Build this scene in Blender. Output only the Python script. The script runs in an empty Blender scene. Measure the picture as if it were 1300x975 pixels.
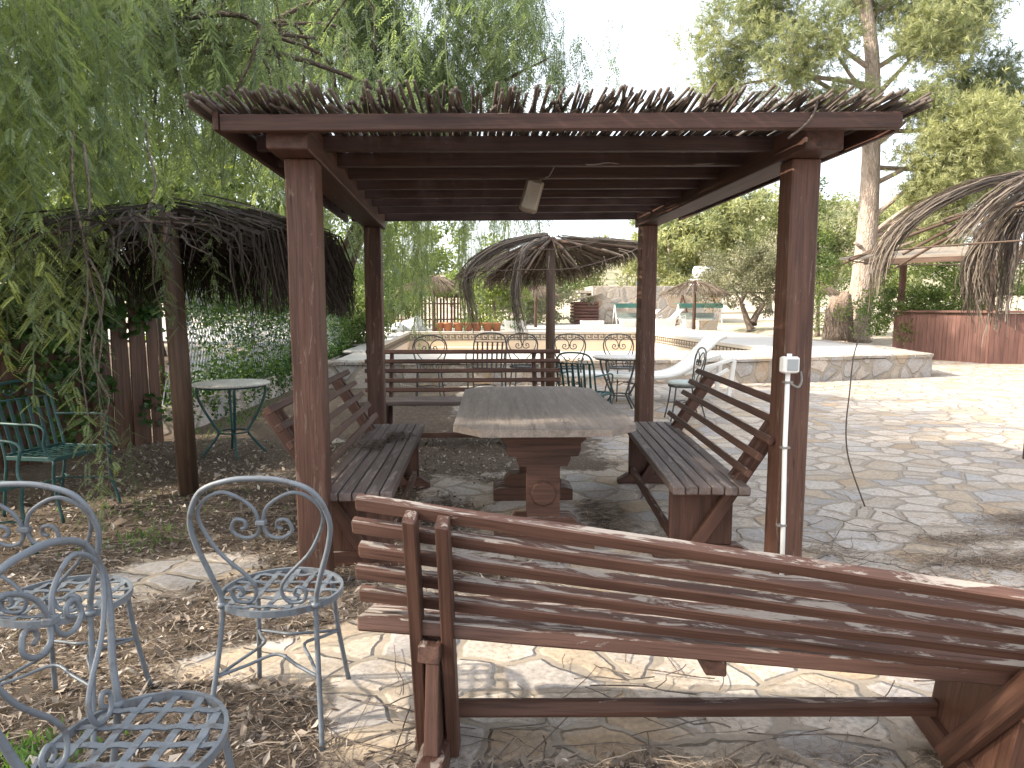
import bpy, math, random
import numpy as np
from mathutils import Vector, Matrix, noise as mnoise
R = math.radians
random.seed(7); rng = np.random.default_rng(7)
S = bpy.context.scene
COL = S.collection

# ---------------------------------------------------------------- node helpers
class NT:
    def __init__(s, name):
        s.m = bpy.data.materials.new(name); s.m.use_nodes = True
        s.t = s.m.node_tree; s.t.nodes.clear()
        s.out = s.n('ShaderNodeOutputMaterial')
    def n(s, typ, **kw):
        n = s.t.nodes.new(typ)
        for k, v in kw.items(): setattr(n, k, v)
        return n
    def l(s, a, b): s.t.links.new(a, b)
    def put(s, sock, v):
        if isinstance(v, bpy.types.NodeSocket): s.l(v, sock)
        elif v is not None:
            if sock.type == 'RGBA' and len(v) == 3: v = (*v, 1)
            sock.default_value = v
    def attr(s, name, out='Vector'): return s.n('ShaderNodeAttribute', attribute_name=name).outputs[out]
    def pos(s): return s.n('ShaderNodeNewGeometry').outputs['Position']
    def objc(s): return s.n('ShaderNodeTexCoord').outputs['Object']
    def map(s, v, sc=(1, 1, 1), loc=(0, 0, 0)):
        n = s.n('ShaderNodeMapping'); s.l(v, n.inputs[0]); n.inputs['Scale'].default_value = sc; n.inputs['Location'].default_value = loc
        return n.outputs[0]
    def noise(s, v, sc=1, det=4, rough=.55, out='Fac', dist=0):
        n = s.n('ShaderNodeTexNoise'); s.l(v, n.inputs['Vector']); n.inputs['Scale'].default_value = sc
        n.inputs['Detail'].default_value = det; n.inputs['Roughness'].default_value = rough; n.inputs['Distortion'].default_value = dist
        return n.outputs[out]
    def vor(s, v, sc=1, feature='F1', out='Distance', rnd=1):
        n = s.n('ShaderNodeTexVoronoi', feature=feature, voronoi_dimensions=getattr(s, 'vd', '3D')); s.l(v, n.inputs['Vector']); n.inputs['Scale'].default_value = sc
        n.inputs['Randomness'].default_value = rnd
        return n.outputs[out]
    def ramp(s, f, stops, interp='LINEAR'):
        n = s.n('ShaderNodeValToRGB'); s.put(n.inputs[0], f); cr = n.color_ramp; cr.interpolation = interp
        while len(cr.elements) < len(stops): cr.elements.new(.5)
        for e, (p, c) in zip(cr.elements, stops):
            e.position = p; e.color = (c, c, c, 1) if isinstance(c, (int, float)) else (*c, 1)
        return n.outputs[0]
    def mix(s, f, a, b, mode='MIX'):
        n = s.n('ShaderNodeMix', data_type='RGBA', blend_type=mode)
        s.put(n.inputs[0], f); s.put(n.inputs[6], a); s.put(n.inputs[7], b)
        return n.outputs[2]
    def math(s, op, a, b=None, c=None):
        n = s.n('ShaderNodeMath', operation=op); s.put(n.inputs[0], a)
        if b is not None: s.put(n.inputs[1], b)
        if c is not None: s.put(n.inputs[2], c)
        return n.outputs[0]
    def vadd(s, a, b):
        n = s.n('ShaderNodeVectorMath', operation='ADD'); s.put(n.inputs[0], a); s.put(n.inputs[1], b); return n.outputs[0]
    def vscale(s, a, k):
        n = s.n('ShaderNodeVectorMath', operation='SCALE'); s.put(n.inputs[0], a); n.inputs['Scale'].default_value = k; return n.outputs[0]
    def bump(s, h, st=.5, dist=.01, normal=None):
        n = s.n('ShaderNodeBump'); n.inputs['Strength'].default_value = st; n.inputs['Distance'].default_value = dist
        s.l(h, n.inputs['Height'])
        if normal: s.l(normal, n.inputs['Normal'])
        return n.outputs[0]
    def bsdf(s, col, rough=.7, bump=None, metal=0, spec=.5, **kw):
        b = s.n('ShaderNodeBsdfPrincipled'); s.put(b.inputs['Base Color'], col); s.put(b.inputs['Roughness'], rough)
        b.inputs['Metallic'].default_value = metal; b.inputs['Specular IOR Level'].default_value = spec
        for k, v in kw.items(): s.put(b.inputs[k], v)
        if bump: s.l(bump, b.inputs['Normal'])
        return b.outputs[0]
    def done(s, sh): s.l(sh, s.out.inputs[0]); return s.m

def wood(name, c1, c2, raw=(.42, .37, .33), peel=.0, side=.0, rough=.72, tone=1.0):
    t = NT(name); g = t.attr('gv')
    a = t.noise(t.map(g, (1.2, 26, 26)), 1, 5, .6, dist=.3)
    b = t.noise(t.map(g, (4, 150, 150)), 1, 3, .6)
    c = t.noise(t.map(g, (.9, 2.5, 2.5)), 1, 3)
    col = t.mix(t.ramp(a, [(.36, 0), (.64, 1)]), tuple(x * .72 for x in c1), tuple(x * 1.12 for x in c2))
    col = t.mix(t.ramp(c, [(.3, 0), (.75, .6)]), col, tuple(x * 1.5 for x in c2))
    col = t.mix(t.math('MULTIPLY', t.ramp(b, [(.5, 0), (.66, 1)]), .55), col, tuple(x * .45 for x in c1))
    # worn paint: bare grey wood where rain and sun strip the upper faces
    nz = t.n('ShaderNodeSeparateXYZ'); t.l(t.n('ShaderNodeNewGeometry').outputs['Normal'], nz.inputs[0])
    upf = t.ramp(nz.outputs[2], [(.35, 0), (.8, 1)])
    pn = t.noise(t.map(g, (4.5, 26, 26), (3, 1, 7)), 1, 7, .7, dist=.8)
    amt = t.math('ADD', t.math('MULTIPLY', upf, peel), side)
    pm = t.math('ADD', pn, t.math('MULTIPLY', t.math('SUBTRACT', amt, .5), .55))
    pm = t.ramp(pm, [(.49, 0), (.54, 1)])
    rw = t.mix(a, tuple(x * .7 for x in raw), tuple(x * 1.2 for x in raw))
    col = t.mix(pm, col, rw)
    # knots and nail dots
    k = t.vor(t.map(g, (1.6, 9, 9)), 1)
    col = t.mix(t.ramp(k, [(.02, .75), (.07, 0)]), col, tuple(x * .4 for x in c1))
    h = t.math('ADD', t.math('MULTIPLY', b, .5), t.math('SUBTRACT', a, t.math('MULTIPLY', pm, .5)))
    return t.done(t.bsdf(col, t.ramp(pm, [(0, rough - .14), (1, .9)]), t.bump(h, .55, .003), spec=.35))

def simple(name, c1, c2=None, sc=8, rough=.6, bump=.2, bd=.003, metal=0, obj=True, spec=.5):
    t = NT(name); v = t.objc() if obj else t.pos()
    n = t.noise(v, sc, 6, .6); c2 = c2 or tuple(x * .7 for x in c1)
    col = t.mix(t.ramp(n, [(.35, 0), (.7, 1)]), c1, c2)
    return t.done(t.bsdf(col, rough, t.bump(t.noise(v, sc * 6, 4), bump, bd), metal, spec))

def paint(name, c, rust=(.16, .12, .09), amt=.5, rough=.5, sc=22):
    t = NT(name); v = t.objc()
    n = t.noise(v, sc, 5, .6); m = t.ramp(n, [(.62 - amt * .1, 0), (.68, amt)])
    col = t.mix(t.noise(v, 6, 3), tuple(x * .8 for x in c), tuple(x * 1.25 for x in c))
    return t.done(t.bsdf(t.mix(m, col, rust), rough, t.bump(t.noise(v, 120, 3), .25, .002), spec=.4))

def leafmat(name, stops, trans=.45, rough=.5, tcol=1.5, tb=.55):
    t = NT(name); f = t.attr('tone', 'Fac'); col = t.ramp(f, stops)
    b = t.bsdf(col, rough, spec=.35)
    tr = t.n('ShaderNodeBsdfTranslucent'); t.l(t.mix(1, col, (tcol, tcol * 1.05, tcol * tb), 'MULTIPLY'), tr.inputs[0])
    m = t.n('ShaderNodeMixShader'); m.inputs[0].default_value = trans; t.l(b, m.inputs[1]); t.l(tr.outputs[0], m.inputs[2])
    return t.done(m.outputs[0])

# ---------------------------------------------------------------- mesh helpers
class MB:
    """collects shapes; build() links them as one mesh object"""
    def __init__(s): s.v = []; s.f = []; s.g = []; s.sm = []
    def add(s, vs, fs, gs=None, smooth=False):
        o = len(s.v); s.v += [tuple(v) for v in vs]; s.f += [tuple(i + o for i in f) for f in fs]
        s.g += [tuple(g) for g in (gs or vs)]; s.sm += [smooth] * len(fs); return s
    def bar(s, p0, p1, w, h, up=(0, 0, 1), ch=.004, seg=1, jit=0):
        p0, p1 = Vector(p0), Vector(p1); d = p1 - p0; L = d.length; d.normalize(); up = Vector(up)
        sd = d.cross(up)
        if sd.length < 1e-4: sd = d.cross(Vector((0, 1, 0)))
        sd.normalize(); u = sd.cross(d)
        a, b = w / 2, h / 2; c = min(ch, a * .45, b * .45)
        def ring(k): # k: inset
            x, y = a - k, b - k
            return [(-x + c, -y), (x - c, -y), (x, -y + c), (x, y - c), (x - c, y), (-x + c, y), (-x, y - c), (-x, -y + c)]
        st = [(0, c)] + [(c + (L - 2 * c) * i / seg, 0) for i in range(seg + 1)] + [(L, c)]
        vs, gs = [], []; r = (random.random() * 50, random.random() * 50, random.random() * 50)
        for t, k in st:
            jx, jy = random.uniform(-jit, jit), random.uniform(-jit, jit)
            for x, y in ring(k):
                vs.append(p0 + d * t + sd * (x + jx) + u * (y + jy)); gs.append((t + r[0], x + r[1], y + r[2]))
        n = len(st); fs = []
        for i in range(n - 1):
            for j in range(8):
                fs.append((i * 8 + j, i * 8 + (j + 1) % 8, (i + 1) * 8 + (j + 1) % 8, (i + 1) * 8 + j))
        fs.append(tuple(range(7, -1, -1))); fs.append(tuple((n - 1) * 8 + j for j in range(8)))
        return s.add(vs, fs, gs)
    def box(s, c, sz, ch=.004, rz=0):
        c = Vector(c); m = Matrix.Rotation(rz, 3, 'Z'); d = m @ Vector((sz[0] / 2, 0, 0))
        return s.bar(c - d, c + d, sz[1], sz[2], (0, 0, 1), ch)
    def tube(s, pts, r, n=8, cap=True):
        pts = [Vector(p) for p in pts]; N = len(pts); rs = r if hasattr(r, '__len__') else [r] * N
        d0 = (pts[1] - pts[0]).normalized(); u = d0.orthogonal().normalized(); vs, gs = [], []; acc = 0; ro = random.random() * 30
        for i, p in enumerate(pts):
            d = (pts[min(i + 1, N - 1)] - pts[max(i - 1, 0)]).normalized()
            u = (u - d * u.dot(d)).normalized(); w = d.cross(u)
            if i: acc += (p - pts[i - 1]).length
            for j in range(n):
                a = 2 * math.pi * j / n; x, y = math.cos(a), math.sin(a)
                vs.append(p + (u * x + w * y) * rs[i]); gs.append((acc + ro, x * rs[i] + ro, y * rs[i]))
        fs = [(i * n + j, i * n + (j + 1) % n, (i + 1) * n + (j + 1) % n, (i + 1) * n + j) for i in range(N - 1) for j in range(n)]
        if cap: fs += [tuple(range(n - 1, -1, -1)), tuple((N - 1) * n + j for j in range(n))]
        return s.add(vs, fs, gs, True)
    def lathe(s, prof, n=24, c=(0, 0, 0), cap=True):
        vs = [(c[0] + r * math.cos(2 * math.pi * j / n), c[1] + r * math.sin(2 * math.pi * j / n), c[2] + z) for r, z in prof for j in range(n)]
        N = len(prof)
        fs = [(i * n + j, i * n + (j + 1) % n, (i + 1) * n + (j + 1) % n, (i + 1) * n + j) for i in range(N - 1) for j in range(n)]
        if cap: fs += [tuple(range(n - 1, -1, -1)), tuple((N - 1) * n + j for j in range(n))]
        return s.add(vs, fs, None, True)
    def prism(s, poly, axis, a, b, grain=None):
        """poly: 2D outline in the two other axes; extruded from a to b along axis"""
        def mk(p, t): return {'x': (t, p[0], p[1]), 'y': (p[0], t, p[1]), 'z': (p[0], p[1], t)}[axis]
        n = len(poly); vs = [mk(p, a) for p in poly] + [mk(p, b) for p in poly]
        fs = [(j, (j + 1) % n, n + (j + 1) % n, n + j) for j in range(n)] + [tuple(range(n - 1, -1, -1)), tuple(range(n, 2 * n))]
        ro = random.random() * 30
        gs = [({'x': (v[0], v[1], v[2]), 'y': (v[1], v[0], v[2]), 'z': (v[2], v[0], v[1])}[grain or axis]) for v in vs]
        return s.add(vs, fs, [(g[0] + ro, g[1] + ro, g[2]) for g in gs])
    def ribbon(s, pts, w, side):
        pts = [Vector(p) for p in pts]; side = Vector(side) * (w / 2); vs = []
        for p in pts: vs += [p - side, p + side]
        return s.add(vs, [(2 * i, 2 * i + 1, 2 * i + 3, 2 * i + 2) for i in range(len(pts) - 1)])
    def xf(s, fn): s.v = [tuple(fn(Vector(v))) for v in s.v]; return s
    def build(s, name, mat, parent=None):
        me = bpy.data.meshes.new(name); me.from_pydata(s.v, [], s.f); me.materials.append(mat)
        at = me.attributes.new('gv', 'FLOAT_VECTOR', 'POINT'); at.data.foreach_set('vector', np.array(s.g, np.float32).ravel())
        me.polygons.foreach_set('use_smooth', s.sm)
        import bmesh as _b
        bm = _b.new(); bm.from_mesh(me); _b.ops.recalc_face_normals(bm, faces=bm.faces); bm.to_mesh(me); bm.free()
        return link(name, me, parent)

def link(name, me, parent=None):
    o = bpy.data.objects.new(name, me); COL.objects.link(o)
    if parent: o.parent = parent
    return o
def tag(o, label=None, cat=None, group=None, kind=None):
    if label: o['label'] = label
    if cat: o['category'] = cat
    if group: o['group'] = group
    if kind: o['kind'] = kind
    return o
def thing(name, label, cat, loc=(0, 0, 0), rz=0, group=None):
    o = bpy.data.objects.new(name, None); COL.objects.link(o); o.empty_display_size = .2
    o.location = loc; o.rotation_euler = (0, 0, rz); return tag(o, label, cat, group)
def dup(root, label, loc, rz, group=None):
    r = root.copy(); COL.objects.link(r); r.location = loc; r.rotation_euler = (0, 0, rz); r['label'] = label
    if group: r['group'] = group
    for ch in list(root.children):
        c = ch.copy(); COL.objects.link(c); c.parent = r
        for gch in ch.children:
            d = gch.copy(); COL.objects.link(d); d.parent = c
    return r
def crom(pts, n=6, closed=False):
    P = [Vector(p) for p in pts]; out = []; N = len(P)
    for i in range(N if closed else N - 1):
        if closed: a, b, c, d = P[i - 1], P[i], P[(i + 1) % N], P[(i + 2) % N]
        else: a, b, c, d = P[max(i - 1, 0)], P[i], P[i + 1], P[min(i + 2, N - 1)]
        for k in range(n):
            t = k / n
            out.append(.5 * ((2 * b) + (c - a) * t + (2 * a - 5 * b + 4 * c - d) * t * t + (3 * b - a - 3 * c + d) * t ** 3))
    out.append(P[0].copy() if closed else P[-1]); return out

# fast numpy meshes for foliage, litter and thatch: quads (N,4,3) with a tone per quad
def quads(name, Q, tone, mat, parent=None, grain=None):
    Q = np.asarray(Q, np.float32); n = len(Q); me = bpy.data.meshes.new(name)
    me.vertices.add(n * 4); me.vertices.foreach_set('co', Q.ravel())
    me.loops.add(n * 4); me.loops.foreach_set('vertex_index', np.arange(n * 4, dtype=np.int32))
    me.polygons.add(n); me.polygons.foreach_set('loop_start', np.arange(0, n * 4, 4, dtype=np.int32))
    me.update(calc_edges=True)
    at = me.attributes.new('tone', 'FLOAT', 'POINT'); at.data.foreach_set('value', np.repeat(np.asarray(tone, np.float32), 4))
    me.materials.append(mat); return link(name, me, parent)
def unit(v): return v / (np.linalg.norm(v, axis=-1, keepdims=True) + 1e-9)
def rnd_dirs(n, flat=1.0):
    v = rng.normal(size=(n, 3)); v[:, 2] *= flat; return unit(v)
def rhomb(base, d, side, L, W):
    """leaf-shaped quads: base (n,3), direction, side vectors, length and width"""
    L = np.broadcast_to(np.asarray(L, float), (len(base),))[:, None]; W = np.broadcast_to(np.asarray(W, float), (len(base),))[:, None]
    m = base + d * L * .45
    return np.stack([base, m + side * W * .5, base + d * L, m - side * W * .5], 1)
def rotz(Q, a):
    c, s = np.cos(a), np.sin(a); X = Q[..., 0] * c - Q[..., 1] * s; Y = Q[..., 0] * s + Q[..., 1] * c
    return np.stack([X, Y, Q[..., 2]], -1)
# ---------------------------------------------------------------- materials
M = {}
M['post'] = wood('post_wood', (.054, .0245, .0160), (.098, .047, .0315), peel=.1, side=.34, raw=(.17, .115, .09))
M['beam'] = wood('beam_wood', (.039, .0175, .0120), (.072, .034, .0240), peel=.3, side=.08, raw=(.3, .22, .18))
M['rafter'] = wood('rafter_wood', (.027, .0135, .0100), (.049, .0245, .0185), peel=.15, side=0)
M['bench'] = wood('bench_wood', (.054, .0245, .0160), (.098, .047, .0315), raw=(.30, .24, .20), peel=.34, side=.08)
M['slat'] = wood('worn_slat_wood', (.060, .0285, .0195), (.110, .056, .040), raw=(.34, .29, .25), peel=.32, side=.17)
M['seat'] = wood('seat_wood', (.080, .057, .049), (.135, .102, .090), raw=(.27, .23, .20), peel=.34, side=.05)
M['tabletop'] = wood('table_top_wood', (.185, .148, .118), (.225, .182, .15), raw=(.27, .23, .20), peel=.5, side=0)
M['fence'] = wood('fence_wood', (.055, .028, .018), (.11, .057, .035), raw=(.2, .145, .11), peel=.1, side=.1)
M['bar'] = wood('bar_wood', (.115, .056, .043), (.165, .082, .064), raw=(.4, .28, .22), peel=.1, side=0)
M['far_wood'] = wood('umbrella_post_wood', (.06, .035, .022), (.10, .06, .04), raw=(.3, .25, .2), peel=.1, side=.05)
M['cane'] = wood('cane_reed', (.050, .038, .032), (.115, .090, .074), raw=(.2, .165, .14), peel=.1, side=.05, rough=.8)
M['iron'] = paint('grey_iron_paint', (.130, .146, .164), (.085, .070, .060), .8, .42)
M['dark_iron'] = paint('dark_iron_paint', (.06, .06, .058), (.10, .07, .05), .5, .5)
M['green'] = paint('green_iron_paint', (.020, .064, .060), (.09, .10, .085), .5, .45)
M['plastic'] = simple('white_plastic', (.80, .78, .72), (.68, .66, .60), 3, .4, .05)
M['white'] = simple('white_conduit_plastic', (.80, .80, .78), (.74, .74, .72), 6, .45, .05)
M['greyplastic'] = simple('grey_rocker_plastic', (.32, .34, .35), (.28, .30, .31), 6, .4, .05)
M['lamp'] = simple('aged_lamp_housing', (.25, .20, .15), (.18, .145, .11), 14, .5, .2)
M['glass'] = simple('frosted_lamp_cover', (.36, .33, .28), (.29, .265, .22), 9, .25, .15)
M['cable'] = simple('grey_cable', (.22, .20, .18), None, 9, .6)
M['wire'] = simple('rusty_wire', (.10, .065, .045), None, 30, .8)
M['mosaic'] = (lambda t: t.done(t.bsdf(t.mix(t.ramp(t.vor(t.objc(), 30, 'DISTANCE_TO_EDGE'), [(.03, 0), (.07, 1)]), (.40, .38, .34),
      t.mix(t.noise(t.objc(), 5, 4), (.55, .52, .47), (.72, .69, .63))), .5)))(NT('mosaic_table_top'))
M['terracotta'] = simple('terracotta', (.42, .17, .08), (.34, .14, .07), 6, .8, .3)
M['sack'] = simple('white_sack_cloth', (.72, .72, .72), (.55, .56, .58), 4, .8, .4, .01)
M['planter'] = simple('white_planter_plaster', (.72, .70, .66), (.60, .57, .52), 5, .8, .3)
M['cushion'] = simple('pale_seat_cushion', (.42, .46, .43), (.30, .34, .31), 16, .9, .4)
M['roofing'] = simple('grey_bar_roof', (.25, .21, .17), (.19, .16, .125), 3, .9, .3)
M['green_cloth'] = simple('green_awning_cloth', (.05, .15, .12), (.04, .12, .10), 3, .8, .1)
M['tank'] = simple('white_tank_enamel', (.82, .83, .84), (.76, .77, .78), 2, .35, .05)
M['panel'] = simple('solar_panel_glass', (.10, .13, .20), (.16, .20, .27), 3, .15, .02)
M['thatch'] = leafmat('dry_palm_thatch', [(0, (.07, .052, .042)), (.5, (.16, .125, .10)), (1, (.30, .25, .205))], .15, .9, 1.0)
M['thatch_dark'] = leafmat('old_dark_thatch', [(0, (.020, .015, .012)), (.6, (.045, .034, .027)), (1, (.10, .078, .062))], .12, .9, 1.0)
M['pepper'] = leafmat('pepper_tree_leaf', [(0, (.085, .108, .062)), (.4, (.165, .208, .125)), (.75, (.24, .29, .145)), (1, (.34, .38, .13))], .5, .34, 1.5, .6)
M['ivy'] = leafmat('ivy_leaf', [(0, (.03, .07, .022)), (.6, (.07, .13, .035)), (1, (.16, .24, .06))], .35, .4, 1.5)
M['pine'] = leafmat('pine_needles', [(0, (.12, .148, .085)), (.5, (.22, .245, .135)), (1, (.36, .365, .19))], .35, .6, 1.4)
M['olive'] = leafmat('olive_leaf', [(0, (.11, .115, .07)), (.5, (.19, .19, .125)), (1, (.30, .28, .19))], .3, .55, 1.2)
M['bush'] = leafmat('shrub_leaf', [(0, (.06, .10, .03)), (.5, (.13, .18, .06)), (1, (.25, .29, .09))], .4, .5, 1.5)
M['grass'] = leafmat('young_grass', [(0, (.06, .12, .035)), (1, (.15, .24, .07))], .4, .5, 1.5)
M['litter'] = leafmat('dry_leaf', [(0, (.07, .048, .034)), (.35, (.16, .122, .092)), (.6, (.26, .21, .17)), (.8, (.40, .34, .285)), (1, (.56, .51, .45))], .1, .8, 1)
M['needle'] = leafmat('dry_needle', [(0, (.13, .10, .075)), (.5, (.26, .20, .15)), (1, (.44, .36, .28))], .05, .8, 1)
M['mesh'] = simple('white_lattice_plastic', (.52, .54, .58), (.42, .44, .48), 4, .5, .05)

def bark(name, c1, c2, sc=6):
    t = NT(name); g = t.attr('gv'); n = t.noise(t.map(g, (1.2, 5, 5)), sc, 6, .65, dist=.6)
    v = t.vor(t.map(g, (1, 2.6, 2.6)), sc * 1.6, 'DISTANCE_TO_EDGE')
    col = t.mix(t.ramp(n, [(.3, 0), (.7, 1)]), c1, c2)
    return t.done(t.bsdf(col, .9, t.bump(t.math('ADD', n, t.ramp(v, [(0, 0), (.2, .7)])), .9, .03), spec=.2))
M['bark'] = bark('pine_bark', (.24, .18, .14), (.52, .43, .36), 3)
M['pepper_bark'] = bark('pepper_bark', (.07, .05, .04), (.17, .13, .10), 8)
M['olive_bark'] = bark('olive_bark', (.16, .12, .10), (.30, .24, .20), 6)
M['palm_bark'] = bark('palm_stump_bark', (.19, .13, .09), (.42, .32, .25), 4)
M['twig'] = bark('dry_twig', (.14, .11, .09), (.30, .24, .20), 8)

def stones(t, v, sc, warp=.22):
    """irregular flagstones: returns (per-stone random, edge distance)"""
    w = t.noise(v, 1.7, 3, .6, out='Color')
    q = t.vadd(v, t.vscale(t.vadd(w, (-.5, -.5, -.5)), warp))
    ed = t.vor(q, sc, 'DISTANCE_TO_EDGE'); cc = t.vor(q, sc, 'F1', 'Color')
    return cc, ed
STONE = [(0, (0.455, 0.382, 0.307)), (.15, (0.356, 0.331, 0.312)), (.28, (0.534, 0.457, 0.380)), (.42, (0.425, 0.312, 0.204)), (.52, (0.396, 0.364, 0.339)), (.64, (0.554, 0.475, 0.398)), (.78, (0.455, 0.359, 0.258)), (.88, (0.494, 0.438, 0.389)), (1, (0.415, 0.345, 0.271))]
def flag_shader(t, v, sc, warp=.22, mortar=(.34, .285, .225)):
    cc, ed = stones(t, v, sc, warp)
    sep = t.n('ShaderNodeSeparateColor'); t.l(cc, sep.inputs[0])
    base = t.ramp(sep.outputs[0], STONE, 'CONSTANT')
    w2 = t.noise(v, 6, 4, .6, out='Color'); stain = t.noise(v, 4.5, 6, .65, dist=.8); fine = t.noise(v, 38, 5, .7)
    base = t.mix(t.ramp(stain, [(.48, 0), (.66, .5)]), base, (.44, .335, .235))
    base = t.mix(t.ramp(t.noise(t.map(v, (1, 1, 1), (9, 4, 2)), 3.1, 5, .6), [(.5, 0), (.7, .6)]), base, (.50, .48, .45))
    base = t.mix(t.ramp(fine, [(.34, .55), (.6, 0)]), base, (.17, .145, .115))
    crk = t.vor(t.vadd(v, t.vscale(w2, .12)), sc * 2.3, 'DISTANCE_TO_EDGE'); base = t.mix(t.math('MULTIPLY', t.ramp(crk, [(.004, .8), (.014, 0)]), t.ramp(stain, [(.45, 0), (.55, 1)])), base, (.14, .115, .09))
    gapn = t.math('MULTIPLY', t.noise(v, 5.5, 5, .7), .10)
    e2 = t.math('SUBTRACT', ed, gapn)
    m = t.ramp(e2, [(.0, 0), (.03, 1)])
    mt = t.mix(fine, tuple(x * .6 for x in mortar), tuple(x * 1.25 for x in mortar))
    col = t.mix(m, mt, base)
    hgt = t.math('ADD', t.math('MULTIPLY', t.ramp(e2, [(0, 0), (.05, 1)]), 1.0), t.math('ADD', t.math('MULTIPLY', sep.outputs[1], .5), t.math('MULTIPLY', stain, .35)))
    hgt = t.math('ADD', hgt, t.math('MULTIPLY', fine, .12))
    return col, hgt
def ground_mat():
    t = NT('ground_flagstones_and_soil'); t.vd = '2D'; v = t.pos()
    col, h = flag_shader(t, t.map(v, (1, 1.12, 1)), 3.6, .32)
    soil_n = t.noise(v, 26, 8, .75); s2 = t.noise(v, 90, 4, .7)
    soil = t.ramp(soil_n, [(.25, (.05, .036, .026)), (.45, (.125, .09, .064)), (.6, (.20, .155, .115)), (.78, (.34, .285, .225))])
    soil = t.mix(t.ramp(s2, [(.35, .6), (.6, 0)]), soil, (.05, .035, .025))
    lit = t.attr('litter', 'Fac')
    lm = t.math('ADD', lit, t.math('MULTIPLY', t.math('SUBTRACT', t.noise(v, 9, 6, .7), .5), .9))
    lm = t.ramp(lm, [(.42, 0), (.58, 1)])
    far = t.attr('far', 'Fac')
    dirt = t.mix(t.noise(v, .8, 6, .6), (.36, .29, .21), (.52, .45, .36))
    dirt = t.mix(t.ramp(t.noise(v, .25, 4), [(.5, 0), (.62, .7)]), dirt, (.20, .20, .09))
    c = t.mix(lm, col, soil); c = t.mix(far, c, dirt)
    hh = t.mix(lm, h, t.math('MULTIPLY', soil_n, 1.6))
    return t.done(t.bsdf(c, .85, t.bump(hh, .8, .02), spec=.25))
M['ground'] = ground_mat()
def rubble(name, sc=3.2, warp=.25, mortar=(.35, .30, .24)):
    t = NT(name); v = t.pos(); c, h = flag_shader(t, v, sc, warp, mortar)
    return t.done(t.bsdf(c, .85, t.bump(h, .9, .03), spec=.25))
M['rubble'] = rubble('rubble_stone_wall', 2.4)
M['deck'] = (lambda t: t.done(t.bsdf(t.mix(t.noise(t.pos(), 2.5, 7, .65), (.40, .37, .33), (.54, .51, .465)), .85, t.bump(t.noise(t.pos(), 30, 5), .3, .01))))(NT('pale_pool_deck'))
M['house'] = rubble('house_stone', 1.5, .3, (.5, .42, .34))
M['peach'] = simple('peach_pool_render', (.68, .54, .40), (.63, .49, .35), 1.2, .8, .1, obj=False)
M['key'] = simple('greek_key_tile', (.13, .095, .06), (.18, .13, .09), 9, .5, .1)
M['keybase'] = simple('pale_pool_tile', (.56, .50, .40), (.47, .42, .34), 3, .5, .1)
# ---------------------------------------------------------------- ground
def vnoise(X, Y, sc, seed=0, octv=4):
    """cheap value noise on arrays, 0..1"""
    out = np.zeros_like(X, float); amp = 1; tot = 0; f = sc
    for o in range(octv):
        r = np.random.default_rng(seed * 31 + o); T = r.random((128, 128))
        x, y = X * f, Y * f; i, j = np.floor(x).astype(int), np.floor(y).astype(int); u, w = x - i, y - j
        u, w = u * u * (3 - 2 * u), w * w * (3 - 2 * w); i0, j0, i1, j1 = i % 128, j % 128, (i + 1) % 128, (j + 1) % 128
        out += amp * ((T[i0, j0] * (1 - u) + T[i1, j0] * u) * (1 - w) + (T[i0, j1] * (1 - u) + T[i1, j1] * u) * w)
        tot += amp; amp *= .5; f *= 2.03
    return out / tot
def sst(x, a, b): t = np.clip((x - a) / (b - a), 0, 1); return t * t * (3 - 2 * t)
def blob(X, Y, cx, cy, rx, ry, rot=0):
    c, s = math.cos(rot), math.sin(rot); dx, dy = X - cx, Y - cy
    return np.exp(-(((dx * c + dy * s) / rx) ** 2 + ((-dx * s + dy * c) / ry) ** 2) * 1.2)
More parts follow.
